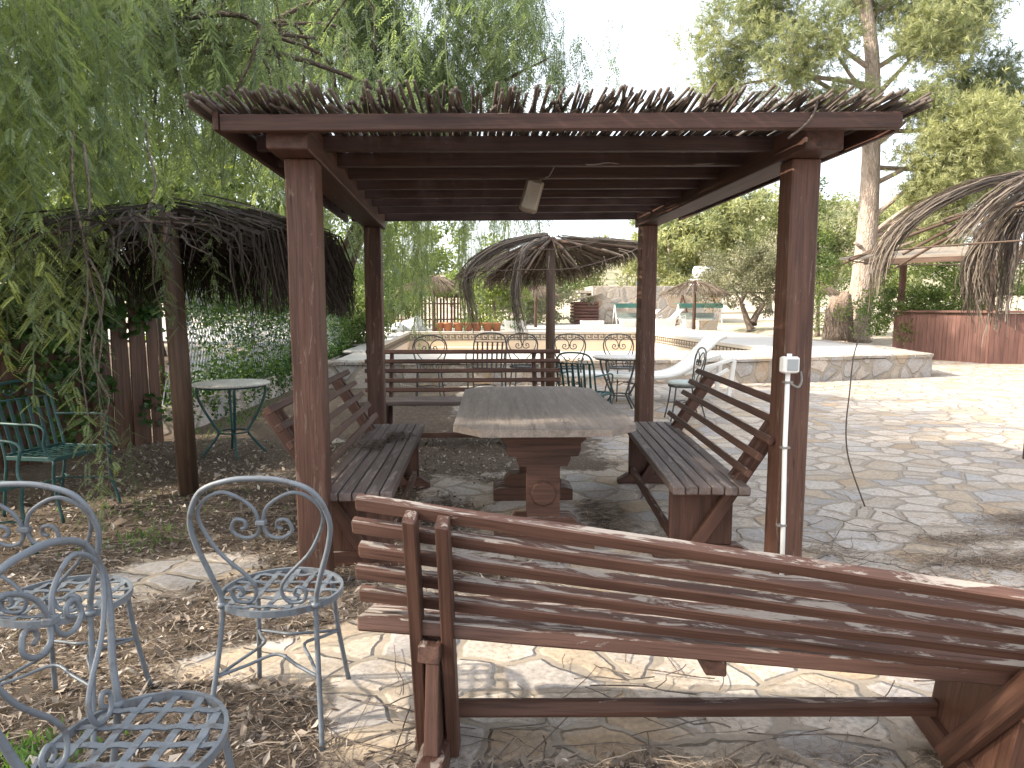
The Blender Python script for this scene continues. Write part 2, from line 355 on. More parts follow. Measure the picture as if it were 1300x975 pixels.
def litter(X, Y):
    L = np.full_like(X, .08, dtype=float)
    L = np.maximum(L, .95 * sst(-X + .04 * Y, .35, .75))                      # under the trees on the left
    L = np.maximum(L, .72 * (1 - sst(Y, 1.9, 2.2)) * sst(-X, -3.2, -1.6))    # strip in front of the near bench
    L = np.maximum(L, .40 * (1 - sst(Y, 2.9, 4.4)) * sst(-X, -3.6, -2.4)*sst(Y,2.5,3))
    L = np.maximum(L, .72 * sst(Y, 5.4, 6.2) * (1 - sst(Y, 8.0, 9.2)) * (1 - sst(X, 1.0, 1.9)))
    for b in ((-.15, 4.7, .32, .9, .1, .75), (.1, 3.6, .4, .2, .3, .6), (.9, 4.6, .2, .7, 0, .6), (1.15, 3.95, .3, .25, 0, .5), (.4, 5.6, .7, .3, 0, .7),
              (2.9, 3.55, 1.4, .16, -.12, .5), (3.3, 3.95, 1.2, .14, .1, .45), (2.2, 3.25, .7, .22, .1, .52), (2.7, 2.9, .8, .16, .2, .5), (2.05, 3.75, .5, .12, 0, .5), (3.9, 4.3, .8, .15, .15, .5),
              (4.2, 11.9, 5, .35, .12, .55)):
        L = np.maximum(L, b[5] * blob(X, Y, *b[:5]))
    for b in ((-1.55, 3.75, .62, .35, .2, .9), (-1.0, 3.25, .35, .22, 0, .8), (-.95, 2.75, .4, .16, .3, .8), (-.62, 2.62, .3, .12, .1, .7), (-1.9, 3.3, .3, .2, 0, .5), (-.35, 2.9, .3, .2, 0, .8), (-1.6, 7.4, .5, .25, 0, .6), (-1.5, 9.2, .6, .3, 0, .6),
              (-1.75, 5.9, .35, .2, 0, .5), (-.75, 1.9, .25, .08, 0, .4), (.35, 2.55, 1.0, .42, 0, .9), (.4, 1.78, .3, .1, 0, .6), (1.2, 1.85, .35, .14, 0, .6)):
        L = L - b[5] * blob(X, Y, *b[:5])
    return np.clip(L + (vnoise(X, Y, 1.7, 3) - .5) * .55, 0, 1)

PLAT = [(-2.8, 12.35), (5.1, 12.55), (9.8, 13.7), (10.7, 17), (11.5, 44), (-16, 44), (-16, 24), (-2.8, 17.5)]   # raised stone terrace round the pool
ZP = .47
def inpoly(X, Y, P):
    c = np.zeros(X.shape, bool); n = len(P)
    for i in range(n):
        (x0, y0), (x1, y1) = P[i], P[i - 1]
        if y0 == y1: continue
        c ^= ((y0 > Y) != (y1 > Y)) & (X < (x1 - x0) * (Y - y0) / (y1 - y0) + x0)
    return c
def shrink(P, d):
    cx, cy = sum(p[0] for p in P) / len(P), sum(p[1] for p in P) / len(P); out = []
    n = len(P)
    for i in range(n):
        a, b, c = Vector(P[i - 1]), Vector(P[i]), Vector(P[(i + 1) % n]); e1, e2 = (b - a).normalized(), (c - b).normalized()
        n1, n2 = Vector((-e1.y, e1.x)), Vector((-e2.y, e2.x)); m = (n1 + n2); m = m / max(m.dot(n1), .3)
        out.append((b.x + m.x * d, b.y + m.y * d))
    return out
def gz(X, Y):
    z = (vnoise(X, Y, .55, 9) - .5) * .03 + (vnoise(X, Y, 3, 12) - .5) * .012
    z = z * sst(np.hypot(X - .5, Y - 4), .2, 1.0)
    z = z + .17 * sst(Y, 7.3, 9.2) * (1 - sst(X, 3.4, 5.0)) * sst(X, -2.6, -1.4) * (1 - sst(Y, 11, 12.3))
    z = z + .50 * sst(X, 11.2, 13.5) * sst(Y, 19, 26) + .47 * sst(Y, 43, 46) + .35 * sst(-X, 4, 8) * sst(Y, 8, 20)
    z = z + sst(Y, 60, 260) * 8 * (.6 + .8 * vnoise(X, Y, .012, 5)) 
    z = np.where(inpoly(X, Y, shrink(PLAT, .25)), -1.6, z)
    return z
def axis(a, b, st, lo, hi, g=1.16):
    v = list(np.arange(a, b + 1e-6, st)); s = st
    while v[-1] < hi: s = min(s * g, 40); v.append(v[-1] + s)
    s = st; w = []; x = a
    while x > lo: s = min(s * g, 40); x -= s; w.append(x)
    return np.array(w[::-1] + v)
gx, gy_ = axis(-4.2, 5.2, .05, -500, 500), axis(.6, 12, .06, -60, 700)
GX, GY = np.meshgrid(gx, gy_); GZ = gz(GX, GY); nx, ny = len(gx), len(gy_)
me = bpy.data.meshes.new('ground'); me.vertices.add(nx * ny)
me.vertices.foreach_set('co', np.stack([GX, GY, GZ], -1).astype(np.float32).ravel())
idx = np.arange(nx * ny).reshape(ny, nx); F = np.stack([idx[:-1, :-1], idx[:-1, 1:], idx[1:, 1:], idx[1:, :-1]], -1).reshape(-1, 4).astype(np.int32)
me.loops.add(F.size); me.loops.foreach_set('vertex_index', F.ravel()); me.polygons.add(len(F)); me.polygons.foreach_set('loop_start', np.arange(0, F.size, 4, dtype=np.int32))
me.update(calc_edges=True); me.polygons.foreach_set('use_smooth', np.ones(len(F), bool))
at = me.attributes.new('litter', 'FLOAT', 'POINT'); at.data.foreach_set('value', litter(GX, GY).astype(np.float32).ravel())
far = sst(GY, 20, 27)
at = me.attributes.new('far', 'FLOAT', 'POINT'); at.data.foreach_set('value', far.astype(np.float32).ravel())
me.materials.append(M['ground']); tag(link('ground', me), kind='structure')
def ground_z(x, y): return float(gz(np.array([float(x)]), np.array([float(y)]))[0])

# hills on the horizon
hx = np.linspace(-420, 420, 120); hy = np.linspace(150, 420, 30); HX, HY = np.meshgrid(hx, hy)
HZ = sst(HY, 150, 260) * (3 + 11 * vnoise(HX, HY, .006, 21) + 27 * np.exp(-((HX - 125) / 55) ** 2)) * (.85 + .3 * vnoise(HX, HY, .04, 22)) + 5
mb = MB(); vs = np.stack([HX, HY, HZ], -1).reshape(-1, 3); n = len(hx)
mb.add([tuple(v) for v in vs], [(i * n + j, i * n + j + 1, (i + 1) * n + j + 1, (i + 1) * n + j) for i in range(len(hy) - 1) for j in range(n - 1)], None, True)
t = NT('hill_scrub'); hm = t.mix(t.ramp(t.noise(t.pos(), .12, 8, .7), [(.42, 0), (.58, 1)]), (.30, .25, .17), (.12, .13, .06)); M['hill'] = t.done(t.bsdf(hm, .95))
tag(mb.build('hills', M['hill']), kind='structure')

# ---------------------------------------------------------------- pergola
PX0, PX1, PY0, PY1 = -.803, 1.72, 3.50, 6.30
def zb(x): return 2.165 + .035 * (x - PX0) / (PX1 - PX0)      # the roof rises slightly to the right
perg = thing('pergola', 'brown wooden pergola with a cane roof over the picnic table', 'pergola', (.46, 4.9, 0))
O = Vector((.46, 4.9, 0))
def L_(p): return Vector(p) - O
for (x, y) in ((PX0, PY0), (PX1, PY0), (PX0 - .045, PY1), (PX1 - .05, PY1)):
    m = MB(); m.bar(L_((x, y, -.02)), L_((x, y, zb(x) + .002)), .150, .150, (0, 1, 0), .008, 6, .0012); m.build('post', M['post'], perg)
for x, dx in ((PX0, -.03), (PX1, -.03)):
    m = MB(); z = zb(x); m.bar(L_((x - .01, 3.24, z + .074)), L_((x + dx - .01, 6.45, z + .074)), .19, .144, (0, 0, 1), .006, 4, .001)
    m.build('beam', M['beam'], perg)
RX0, RX1 = -1.085, 1.998
rys = [3.17, 3.62, 4.0, 4.38, 4.75, 5.12, 5.5, 5.9, 6.42]
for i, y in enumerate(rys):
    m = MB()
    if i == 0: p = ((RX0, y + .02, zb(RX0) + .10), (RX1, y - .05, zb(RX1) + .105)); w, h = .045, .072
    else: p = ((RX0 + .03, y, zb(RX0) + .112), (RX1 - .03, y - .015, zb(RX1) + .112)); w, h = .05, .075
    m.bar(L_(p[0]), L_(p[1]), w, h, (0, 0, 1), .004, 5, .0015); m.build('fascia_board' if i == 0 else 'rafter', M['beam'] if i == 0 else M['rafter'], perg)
for x, s in ((RX0 + .0, -1), (RX1, 1)):
    m = MB(); m.bar(L_((x + s * .014, 3.16, zb(x) + .105)), L_((x + s * .014, 6.44, zb(x) + .105)), .024, .08, (0, 0, 1), .003, 3, .001); m.build('side_board', M['beam'], perg)
m = MB(); x = RX0 - .02; k = 0
while x < RX1 + .04:
    r = random.uniform(.0062, .0105); x += r * 1.05 + (random.random() < .05) * random.uniform(.002, .006)
    z = zb(x) + .150 + r + random.uniform(0, .012); lean = random.gauss(0, .03); lng = random.random() < .7; y0 = 3.17 - (random.uniform(.085, .15) if lng else random.uniform(-.005, .03)) - (random.random() < .08) * .03
    rise = random.uniform(.015, .07) * lng
    pts = [(x + lean * .9, y0, z + rise), (x + lean * .3, 3.3, z + .004), (x, 4.2, z), (x + random.gauss(0, .01), 5.4, z), (x + random.gauss(0, .02), 6.44 + random.uniform(.05, .2), z)]
    m.tube([L_(p) for p in pts], [r * .9, r, r * 1.02, r, r * .8], 6); x += r * 1.05
    if random.random() < .55:      # a second layer lying across the first
        r2 = random.uniform(.006, .011); sl = random.gauss(0, .05); y0 = 3.17 - random.uniform(-.02, .14); zz = z + .022
        m.tube([L_((x - sl, y0, zz + random.uniform(0, .02))), L_((x, 4.0, zz)), L_((x + sl, 5.2, zz))], r2, 5)
for k in range(10):                # canes stepped out over the two side boards
    for xx, s in ((RX0 - .03, -1), (RX1 + .03, 1)):
        yy = 3.1 - random.uniform(0, .1); q = xx + s * random.uniform(-.03, .075)
        m.tube([L_((q, yy, zb(xx) + .14 + random.uniform(0, .04))), L_((q - s * .02, 6.5, zb(xx) + .16))], .009, 5)
m.build('cane_cover', M['cane'], perg)
m = MB(); m.tube([L_(p) for p in crom([(1.66, 3.3, 2.44), (1.60, 3.12, 2.39), (1.56, 3.10, 2.30), (1.47, 3.12, 2.22)], 4)], .006, 6); m.build('loose_cane', M['cane'], perg)

# bulkhead lamp under the rafters
lamp = thing('bulkhead_lamp', 'beige rectangular bulkhead lamp hanging from a rafter on its grey cable', 'lamp', (.405, 4.42, 2.16))
m = MB(); m.bar((.035, .012, .10), (-.02, -.0, -.10), .115, .075, (0, 1, 0), .014); m.bar((.047, .016, .135), (.034, .012, .10), .07, .055, (0, 1, 0), .008); hous = m.build('housing', M['lamp'], lamp)
m = MB(); m.bar((.028, -.036, .080), (-.020, -.046, -.090), .095, .03, (0, 1, 0), .012); m.build('cover', M['glass'], hous)
m = MB(); m.tube(crom([(.052, .015, .125), (.07, 0, .17), (.05, -.02, .13), (.10, -.1, .10), (.12, -.3, .13), (.15, -.405, .135)], 5), .004, 6)
m.build('cable', M['cable'], lamp)
m = MB(); cp = [(.553, 3.995, 2.29)] + [(x, 3.968 + random.gauss(0, .002), zb(x) + .085 + random.gauss(0, .004)) for x in np.linspace(.7, 1.6, 9)]
tag(m.tube(crom(cp, 4), .004, 6).build('roof_cable', M['cable']), 'thin grey cable stapled along a rafter to the right beam', 'cable')

# switch and conduit on the right front post
sw = thing('light_switch', 'grey surface switch box with white conduit on the right front pergola post', 'switch', (1.655, 3.418, 0))
m = MB(); m.bar((0, -.033, 1.115), (0, -.033, 1.20), .086, .056, (0, 1, 0), .008); m.tube([(0, -.028, 1.198), (0, -.028, 1.214)], .013, 10); sbx = m.build('switch_box', M['white'], sw)
m = MB(); m.bar((.004, -.064, 1.13), (.004, -.064, 1.188), .056, .008, (0, 1, 0), .002); m.build('rocker', M['greyplastic'], sbx)
m = MB(); m.tube([(0, -.02, 1.116), (.002, -.02, .7), (.012, -.02, .3), (.018, -.02, .0)], .0125, 12); cnd = m.build('conduit', M['white'], sw)
for z in (1.065, .72, .30):
    m = MB(); m.bar((-.022, -.02, z), (.026, -.02, z), .03, .012, (0, 0, 1), .002); m.build('clip', M['cable'], cnd)
m = MB(); m.tube(crom([(.012, -.03, 1.06), (.05, -.035, 1.04), (.075, -.02, 1.07), (.074, -.01, 1.12)], 5), .006, 6); m.build('cable', M['cable'], sw)

# ---------------------------------------------------------------- benches
def bench(name, label, loc, rz, zt=.82, rec=27, twist=(0, 0), span=1.67, over=.235, wear='bench', group='wooden benches round the picnic table'):
    b = thing(name, label, 'bench', loc, R(rz), group); tn = math.tan(R(rec)); h = span / 2; e = h + over
    def bk(z): return -.18 - (z - .43) * tn
    def tw(v, tws=None):
        f = (v.x + h) / span; q = []
        for a in map(R, tws or twist): c, s = math.cos(a), math.sin(a); q.append(Vector((v.x, v.y * c - v.z * s, v.z * c + v.y * s)))
        return q[0].lerp(q[1], f)
    def B(mb, nm, mat):
        if twist != (0, 0): mb.xf(lambda v: tw(v, (twist[0], 4) if nm in ('seat', 'seat_batten') else None))
        return mb.build(nm, M[mat], b)
    W = .43; n = 6; pw = W / n
    m = MB()
    for i in range(n):
        y = -W / 2 + pw * (i + .5); m.bar((-e + random.uniform(-.006, .006), y, .458 + random.uniform(-.0015, .0015)), (e + random.uniform(-.006, .006), y, .458), pw - .006, .046, (0, 0, 1), .005, 8, .001)
    B(m, 'seat', 'seat' if wear == 'bench' else 'slat')
    m = MB(); m.bar((0, -.2, .41), (0, .17, .41), .06, .045, (0, 0, 1)); B(m, 'seat_batten', 'bench')
    for sx in (-1, 1):
        m = MB(); m.bar((sx * h, -.0, .085), (sx * h, -.0, .43), .042, .36, (0, 1, 0), .003); m.bar((sx * h, -.275, .40), (sx * h, .17, .40), .062, .05, (0, 0, 1), .003) ; ep = B(m, 'end_panel', 'bench')
        m = MB(); f = [(-.30, 0), (-.30, .035), (-.22, .085), (.19, .085), (.27, .035), (.27, 0)]; m.prism(f, 'x', sx * h - .04, sx * h + .04, 'y'); ft = B(m, 'foot', 'bench'); ft.parent = ep
        for k in (-1, 1):
            x = sx * h + k * .048; m = MB(); m.bar((x, bk(.03), .03), (x, bk(zt), zt), .038, .07, (0, 1, 0), .004, 4, .0008); B(m, 'back_support', 'bench')
    nv = Vector((0, math.cos(R(rec)), math.sin(R(rec)))); m = MB(); m2 = None
    for i in range(5):
        z = zt - .012 - i * (.069 if twist != (0, 0) else .075 * (zt - .43) / .39); c = Vector((0, bk(z), z)) + nv * .056
        m.bar(c + Vector((-e + random.uniform(-.01, .01), 0, 0)), c + Vector((e + random.uniform(-.01, .01), 0, 0)), .042, .036, nv, .004, 14, .0009)
    B(m, 'backrest', 'slat' if wear != 'bench' else 'bench')
    m = MB(); m.bar((-h + .021, .15, .115), (h - .021, .15, .115), .035, .055, (0, 0, 1)); B(m, 'stretcher', 'bench')
    return b
bench('wooden_bench', 'peeling twisted brown bench in the foreground seen from behind', (.719, 1.96, 0), -5.4, .795, 27, (-13.5, 10.5), 1.655, .233, 'slat')
bench('wooden_bench', 'brown slatted bench left of the table with dark debris on its seat', (-.60, 4.60, 0), -91, .90, 32)
bench('wooden_bench', 'brown slatted bench right of the table between the right pergola posts', (1.42, 4.58, 0), 84.5, .90, 32)
bench('wooden_bench', 'dark brown bench facing the far end of the table', (-.06, 7.22, 0), 179, .96, 18)
# debris left on the left bench seat
n = 900; a = rng.random(n) * 6.28; rr = rng.random(n) ** .6
bx = np.where(rng.random(n) < .5, -.64, -.56) + rr * np.cos(a) * .15; by = np.where(bx < -.6, 4.75, 5.05) + rr * np.sin(a) * .2
Q = rhomb(np.stack([bx, by, .485 + rng.random(n) * .012], 1), rnd_dirs(n, .2), rnd_dirs(n, .2), rng.uniform(.02, .05, n), rng.uniform(.005, .014, n))
tag(quads('leaf_debris', Q, rng.random(n) * .25, M['litter']), 'dark dry leaf debris lying on the left bench seat', 'debris', kind='stuff')

# ---------------------------------------------------------------- picnic table
tb = thing('picnic_table', 'long weathered wooden table with clipped corners in the pergola', 'table', (.475, 4.74, 0), R(-2))
m = MB(); hw, hl, c = .535, 1.06, .19; n = 7; pw = 2 * hw / n
out = [(-hw, -hl + c), (-hw + c * .9, -hl), (hw - c * .9, -hl), (hw, -hl + c), (hw, hl - c), (hw - c * .9, hl), (-hw + c * .9, hl), (-hw, hl - c)]
m.prism(out, 'z', .735, .775, 'y')
ii = [(x * .994, y * .997) for x, y in out]; m.v = [(v[0] * (.994 if v[2] > .75 else 1), v[1] * (.997 if v[2] > .75 else 1), v[2]) for v in m.v]
m.build('table_top', M['tabletop'], tb)
prof = [(-.145, .11), (-.145, .16), (-.10, .17), (-.10, .50), (-.145, .515), (-.17, .56), (-.2, .575), (-.22, .62), (-.225, .64), (-.30, .655), (-.305, .70), (-.305, .7345)]
prof = [(-.10, .19), (-.10, .50), (-.145, .502), (-.160, .535), (-.165, .56), (-.21, .563), (-.225, .60), (-.225, .64), (-.255, .665), (-.262, .69), (-.305, .695), (-.305, .7335)]
for y in (-.72, .36):
    m = MB(); pl = prof + [(-x, z) for x, z in prof[::-1]]; m.prism(pl, 'y', y - .045, y + .045, 'x'); tre = m.build('trestle', M['bench'], tb)
    m = MB(); m.prism([(-.30, 0), (-.30, .085), (-.245, .10), (.245, .10), (.30, .085), (.30, 0)], 'y', y - .13, y + .13, 'x')
    m.prism([(-.215, .10), (-.215, .15), (-.17, .19), (.17, .19), (.215, .15), (.215, .10)], 'y', y - .075, y + .075, 'x'); m.build('foot', M['bench'], tre)
m = MB(); m.lathe([(.001, -.79), (.072, -.79), (.078, -.782), (.078, .455), (.07, .46), (.001, .46)], 8); m.xf(lambda v: Vector((v.x, v.z, .335 + v.y))); m.sm = [False] * len(m.f); m.build('stretcher', M['bench'], tb)

# ---------------------------------------------------------------- wrought iron chairs
HEART = [(.068, .728), (.051, .737), (.056, .758), (.085, .76), (.098, .722), (.06, .697), (.018, .709), (.007, .752), (.03, .812), (.11, .857), (.178, .828), (.203, .765), (.154, .65), (.068, .557), (.042, .505), (.062, .462), (.112, .463), (.124, .503), (.097, .516), (.085, .492), (.10, .482)]
def yb(z): return -.13 - max(0, z - .45) * .17
def heart_chair(name, label, mat, loc, rz, group, seat=True):
    ch = thing(name, label, 'chair', (loc[0], loc[1], ground_z(loc[0], loc[1])), R(rz), group); mt = M[mat]
    half = [(.195, -.235, 0), (.17, -.165, .25), (.158, -.13, .45), (.178, yb(.55), .55), (.218, yb(.68), .68), (.225, yb(.77), .77), (.18, yb(.862), .862), (.09, yb(.9), .9)]
    m = MB(); m.tube(crom([(-x, y, z) for x, y, z in half] + [(0, yb(.908), .908)] + half[::-1], 6), .0093, 8); m.build('back_frame', mt, ch)
    for s in (-1, 1):
        m = MB(); m.tube(crom([(s * x, yb(z) + .012, z) for x, z in HEART], 5), .0066, 6); m.build('back_scroll', mt, ch)
    m = MB(); m.box((0, yb(.752) + .012, .752), (.034, .024, .018), .003); m.build('clip', mt, ch)
    for s in (-1, 1): m = MB(); m.tube([(s * .158, -.13, .446), (s * .158, -.13, .462)], .016, 8); m.build('clip', mt, ch)
    m = MB(); N = 32; ring = [(.208 * math.cos(a), .19 * math.sin(a), .447) for a in np.linspace(0, 2 * math.pi, N + 1)]
    vs = []
    for a in np.linspace(0, 2 * math.pi, N, endpoint=False):
        for r, z in ((-.005, .436), (.005, .436), (.005, .458), (-.005, .458)): vs.append(((.208 + r) * math.cos(a), (.19 + r) * math.sin(a), z))
    m.add(vs, [(i * 4 + j, i * 4 + (j + 1) % 4, ((i + 1) % N) * 4 + (j + 1) % 4, ((i + 1) % N) * 4 + j) for i in range(N) for j in range(4)])
    for k in range(5):
        u = -.136 + .068 * k
        ly = .19 * math.sqrt(1 - (u / .208) ** 2) - .004; lx = .208 * math.sqrt(1 - (u / .19) ** 2) - .004
        p = [(u, -ly + 2 * ly * i / 10, .451 + .0022 * math.cos(i * math.pi + k * math.pi)) for i in range(11)]; m.ribbon(p, .020, (1, 0, 0)); m.ribbon([(a, b, c - .003) for a, b, c in p], .020, (1, 0, 0))
        p = [(-lx + 2 * lx * i / 10, u, .451 - .0022 * math.cos(i * math.pi + k * math.pi)) for i in range(11)]; m.ribbon(p, .020, (0, 1, 0)); m.ribbon([(a, b, c - .003) for a, b, c in p], .020, (0, 1, 0))
    m.build('seat', mt, ch)
    for s in (-1, 1):
        m = MB(); m.tube(crom([(s * .14, .135, .44), (s * .15, .155, .25), (s * .175, .2, 0)], 5), .0095, 8); m.build('leg', mt, ch)
    cs = [(-.17, -.17, .22), (.17, -.17, .22), (.153, .16, .22), (-.153, .16, .22)]; m = MB()
    for i in range(4):
        a, b = Vector(cs[i]), Vector(cs[(i + 1) % 4]); c = (a + b) / 2 * .45; c.z = .25
        m.tube(crom([a, (a + c) / 2 * 1.0, c, (b + c) / 2, b], 4), .006, 6)
    m.build('stretcher', mt, ch); return ch
G1 = 'grey wrought iron chairs in the left foreground'
heart_chair('iron_chair', 'grey iron chair with heart scroll back standing alone beside the foreground bench', 'iron', (-.665, 2.36, 0), -4, G1)
heart_chair('iron_chair', 'grey heart scroll iron chair behind the nearest chair, partly hidden by it', 'iron', (-1.395, 2.33, 0), 0, G1)
heart_chair('iron_chair', 'nearest grey iron chair, its lattice seat cut off by the bottom edge', 'iron', (-.765, 1.50, 0), -93, G1)
G2 = 'dark iron chairs on the patio behind the pergola'
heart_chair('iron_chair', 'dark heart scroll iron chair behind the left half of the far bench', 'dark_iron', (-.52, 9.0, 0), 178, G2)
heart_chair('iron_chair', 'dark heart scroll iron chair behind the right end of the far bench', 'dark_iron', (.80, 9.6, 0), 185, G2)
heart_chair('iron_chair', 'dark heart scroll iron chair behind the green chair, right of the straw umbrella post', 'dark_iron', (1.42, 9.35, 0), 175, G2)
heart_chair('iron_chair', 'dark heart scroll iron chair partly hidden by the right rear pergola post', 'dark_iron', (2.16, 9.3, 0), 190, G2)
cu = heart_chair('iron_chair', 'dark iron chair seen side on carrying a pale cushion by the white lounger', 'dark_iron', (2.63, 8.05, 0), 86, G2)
m = MB(); m.lathe([(.02, 0), (.17, .0), (.195, .012), (.195, .03), (.16, .046), (.02, .05)], 20); o = m.build('seat_cushion', M['cushion']); o.location = (2.62, 8.05, .462 + ground_z(2.63, 8.05)); tag(o, 'pale round cushion on the side-on iron chair near the lounger', 'cushion')

def slat_chair(name, label, mat, loc, rz, group, arms=True):
    ch = thing(name, label, 'chair', (loc[0], loc[1], ground_z(loc[0], loc[1])), R(rz), group); mt = M[mat]; w = .23
    def y2(z): return -.20 - max(0, z - .42) * .25
    half = [(w - .01, -.27, 0), (w, -.22, .25), (w, y2(.42), .42), (w, y2(.65), .65), (w - .005, y2(.80), .80), (w - .06, y2(.90), .90)]
    m = MB(); m.tube(crom([(-x, y, z) for x, y, z in half] + [(0, y2(.925), .925)] + half[::-1], 5), .011, 8); m.build('back_frame', mt, ch)
    m = MB()
    for k in range(6):
        x = -.165 + .066 * k; m.bar((x, y2(.44) + .004, .44), (x * 1.08, y2(.80) + .004, .80), .026, .005, (0, 1, 0), .001)
    m.tube([(-w, y2(.44), .44), (w, y2(.44), .44)], .007, 6); m.tube([(-w, y2(.80), .80), (w, y2(.80), .80)], .007, 6); m.build('back_slats', mt, ch)
    for s in (-1, 1):
        m = MB(); m.tube(crom([(s * (.012 + .05 * t * math.cos(t * 7)) + s * .06, y2(.86), .855 + .03 * t * math.sin(t * 7)) for t in np.linspace(.2, 1, 10)], 3), .005, 6); m.build('back_scroll', mt, ch)
    m = MB(); P = [(-w, -.2, .42), (w, -.2, .42), (w, .22, .43), (-w, .22, .43)]
    for i in range(4): m.bar(P[i], P[(i + 1) % 4], .012, .028, (0, 0, 1), .002)
    for k in range(7):
        u = -.18 + .06 * k; m.ribbon([(u, -.2, .431), (u, .0, .427), (u, .22, .437)], .022, (1, 0, 0)); m.ribbon([(u, -.2, .427), (u, .0, .423), (u, .22, .433)], .022, (1, 0, 0))
    for k in range(6):
        v = -.15 + .062 * k; m.ribbon([(-w, v, .431), (0, v, .429), (w, v, .431)], .022, (0, 1, 0))
    m.build('seat', mt, ch)
    for s in (-1, 1):
        m = MB(); m.tube(crom([(s * w, .215, .42), (s * w, .20, .25), (s * (w + .01), .27, 0)], 4), .0105, 8); m.build('leg', mt, ch)
        if arms:
            m = MB(); m.tube(crom([(s * w, y2(.66), .66), (s * (w + .03), -.05, .665), (s * (w + .03), .12, .665), (s * (w + .03), .185, .63), (s * (w + .025), .165, .53), (s * (w + .012), .18, .46), (s * w, .23, .43)], 5), .010, 8); m.build('armrest', mt, ch)
    m = MB(); m.tube(crom([(-w, -.22, .2), (-.1, -.05, .22), (0, 0, .225), (.1, .05, .22), (w, .21, .2)], 4), .006, 6); m.tube(crom([(w, -.22, .2), (.1, -.05, .222), (0, 0, .236), (-.1, .05, .222), (-w, .21, .2)], 4), .006, 6); m.build('stretcher', mt, ch)
    return ch
G3 = 'green slatted garden armchairs by the picket fence'
slat_chair('garden_armchair', 'green slatted metal armchair facing right in front of the picket fence', 'green', (-2.92, 4.95, 0), -108, G3)
slat_chair('garden_armchair', 'green metal armchair cut off by the left edge, showing only an armrest', 'green', (-2.86, 3.86, 0), -106, G3)
slat_chair('garden_armchair', 'green slatted metal armchair at the white-topped table behind the picnic table', 'green', (1.36, 7.75, 0), -35, 'garden chairs behind the pergola')
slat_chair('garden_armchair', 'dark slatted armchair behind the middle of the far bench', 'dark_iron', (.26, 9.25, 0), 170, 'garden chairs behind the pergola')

def bistro(name, label, loc, rz, H, Rd, mat):
    t = thing(name, label, 'table', (loc[0], loc[1], ground_z(loc[0], loc[1])), R(rz), 'round bistro tables')
    m = MB(); m.lathe([(.01, H - .022), (Rd - .006, H - .022), (Rd, H - .016), (Rd, H - .004), (Rd - .006, H), (.01, H)], 40); m.build('table_top', M['mosaic'], t)
    for k in range(4):
        a = k * math.pi / 2 + .4; c, s = math.cos(a), math.sin(a); pr = [(Rd * .86, H - .024), (Rd * .86, H - .12), (Rd * .7, H - .27), (.16, H - .44), (.135, H - .50), (.20, H - .60), (.30, .0)]
        m = MB(); m.tube(crom([(c * r, s * r, z) for r, z in pr], 5), .0135, 8); m.build('leg', M[mat], t)
    m = MB(); N = 28; m.tube([(.14 * math.cos(a), .14 * math.sin(a), H - .49) for a in np.linspace(0, 2 * math.pi, N)], .009, 6); m.build('leg_ring', M[mat], t); m = MB(); m.tube([(Rd * .88 * math.cos(a), Rd * .88 * math.sin(a), H - .034) for a in np.linspace(0, 2 * math.pi, N)], .009, 6); m.build('rim_ring', M[mat], t)
bistro('bistro_table', 'round mosaic bistro table with green legs on leaf litter left of the pergola', (-2.33, 6.80, 0), 0, .725, .36, 'green')
bistro('bistro_table', 'round white-topped metal table behind the right rear pergola post', (1.93, 8.45, 0), 20, .725, .36, 'dark_iron')

# white lounger beyond the right bench
lg = thing('sun_lounger', 'white plastic sun lounger with raised back behind the right bench', 'sun lounger', (2.55, 9.15, ground_z(2.6, 9.15)), R(-3))
pf = crom([(-1.25, .40), (-.7, .385), (-.1, .37), (.22, .40), (.45, .52), (.62, .70), (.80, .88), (.90, .92)], 6)
m = MB(); vs = []; n = len(pf)
for i, p in enumerate(pf):
    for y, dz in ((-.31, -.045), (-.31, .012), (-.28, 0), (.28, 0), (.31, .012), (.31, -.045), (.28, -.04), (-.28, -.04)): vs.append((p[0], y, p[1] + dz))
m.add(vs, [(i * 8 + j, i * 8 + (j + 1) % 8, (i + 1) * 8 + (j + 1) % 8, (i + 1) * 8 + j) for i in range(n - 1) for j in range(8)] + [tuple(range(8)), tuple((n - 1) * 8 + j for j in range(7, -1, -1))], None, True)
m.build('lounger_shell', M['plastic'], lg)
for y in (-.27, .27):
    m = MB(); m.bar((.95, y, .02), (1.02, y, .58), .055, .04, (0, 1, 0), .008); m.bar((1.02, y, .60), (.35, y, .40), .05, .045, (0, 1, 0), .008); m.bar((.60, y, .26), (.94, y, .46), .05, .04, (0, 1, 0), .008); m.build('back_leg', M['plastic'], lg)
    m = MB(); m.bar((-.95, y, .0), (-.9, y, .36), .055, .04, (0, 1, 0), .008); m.build('leg', M['plastic'], lg)
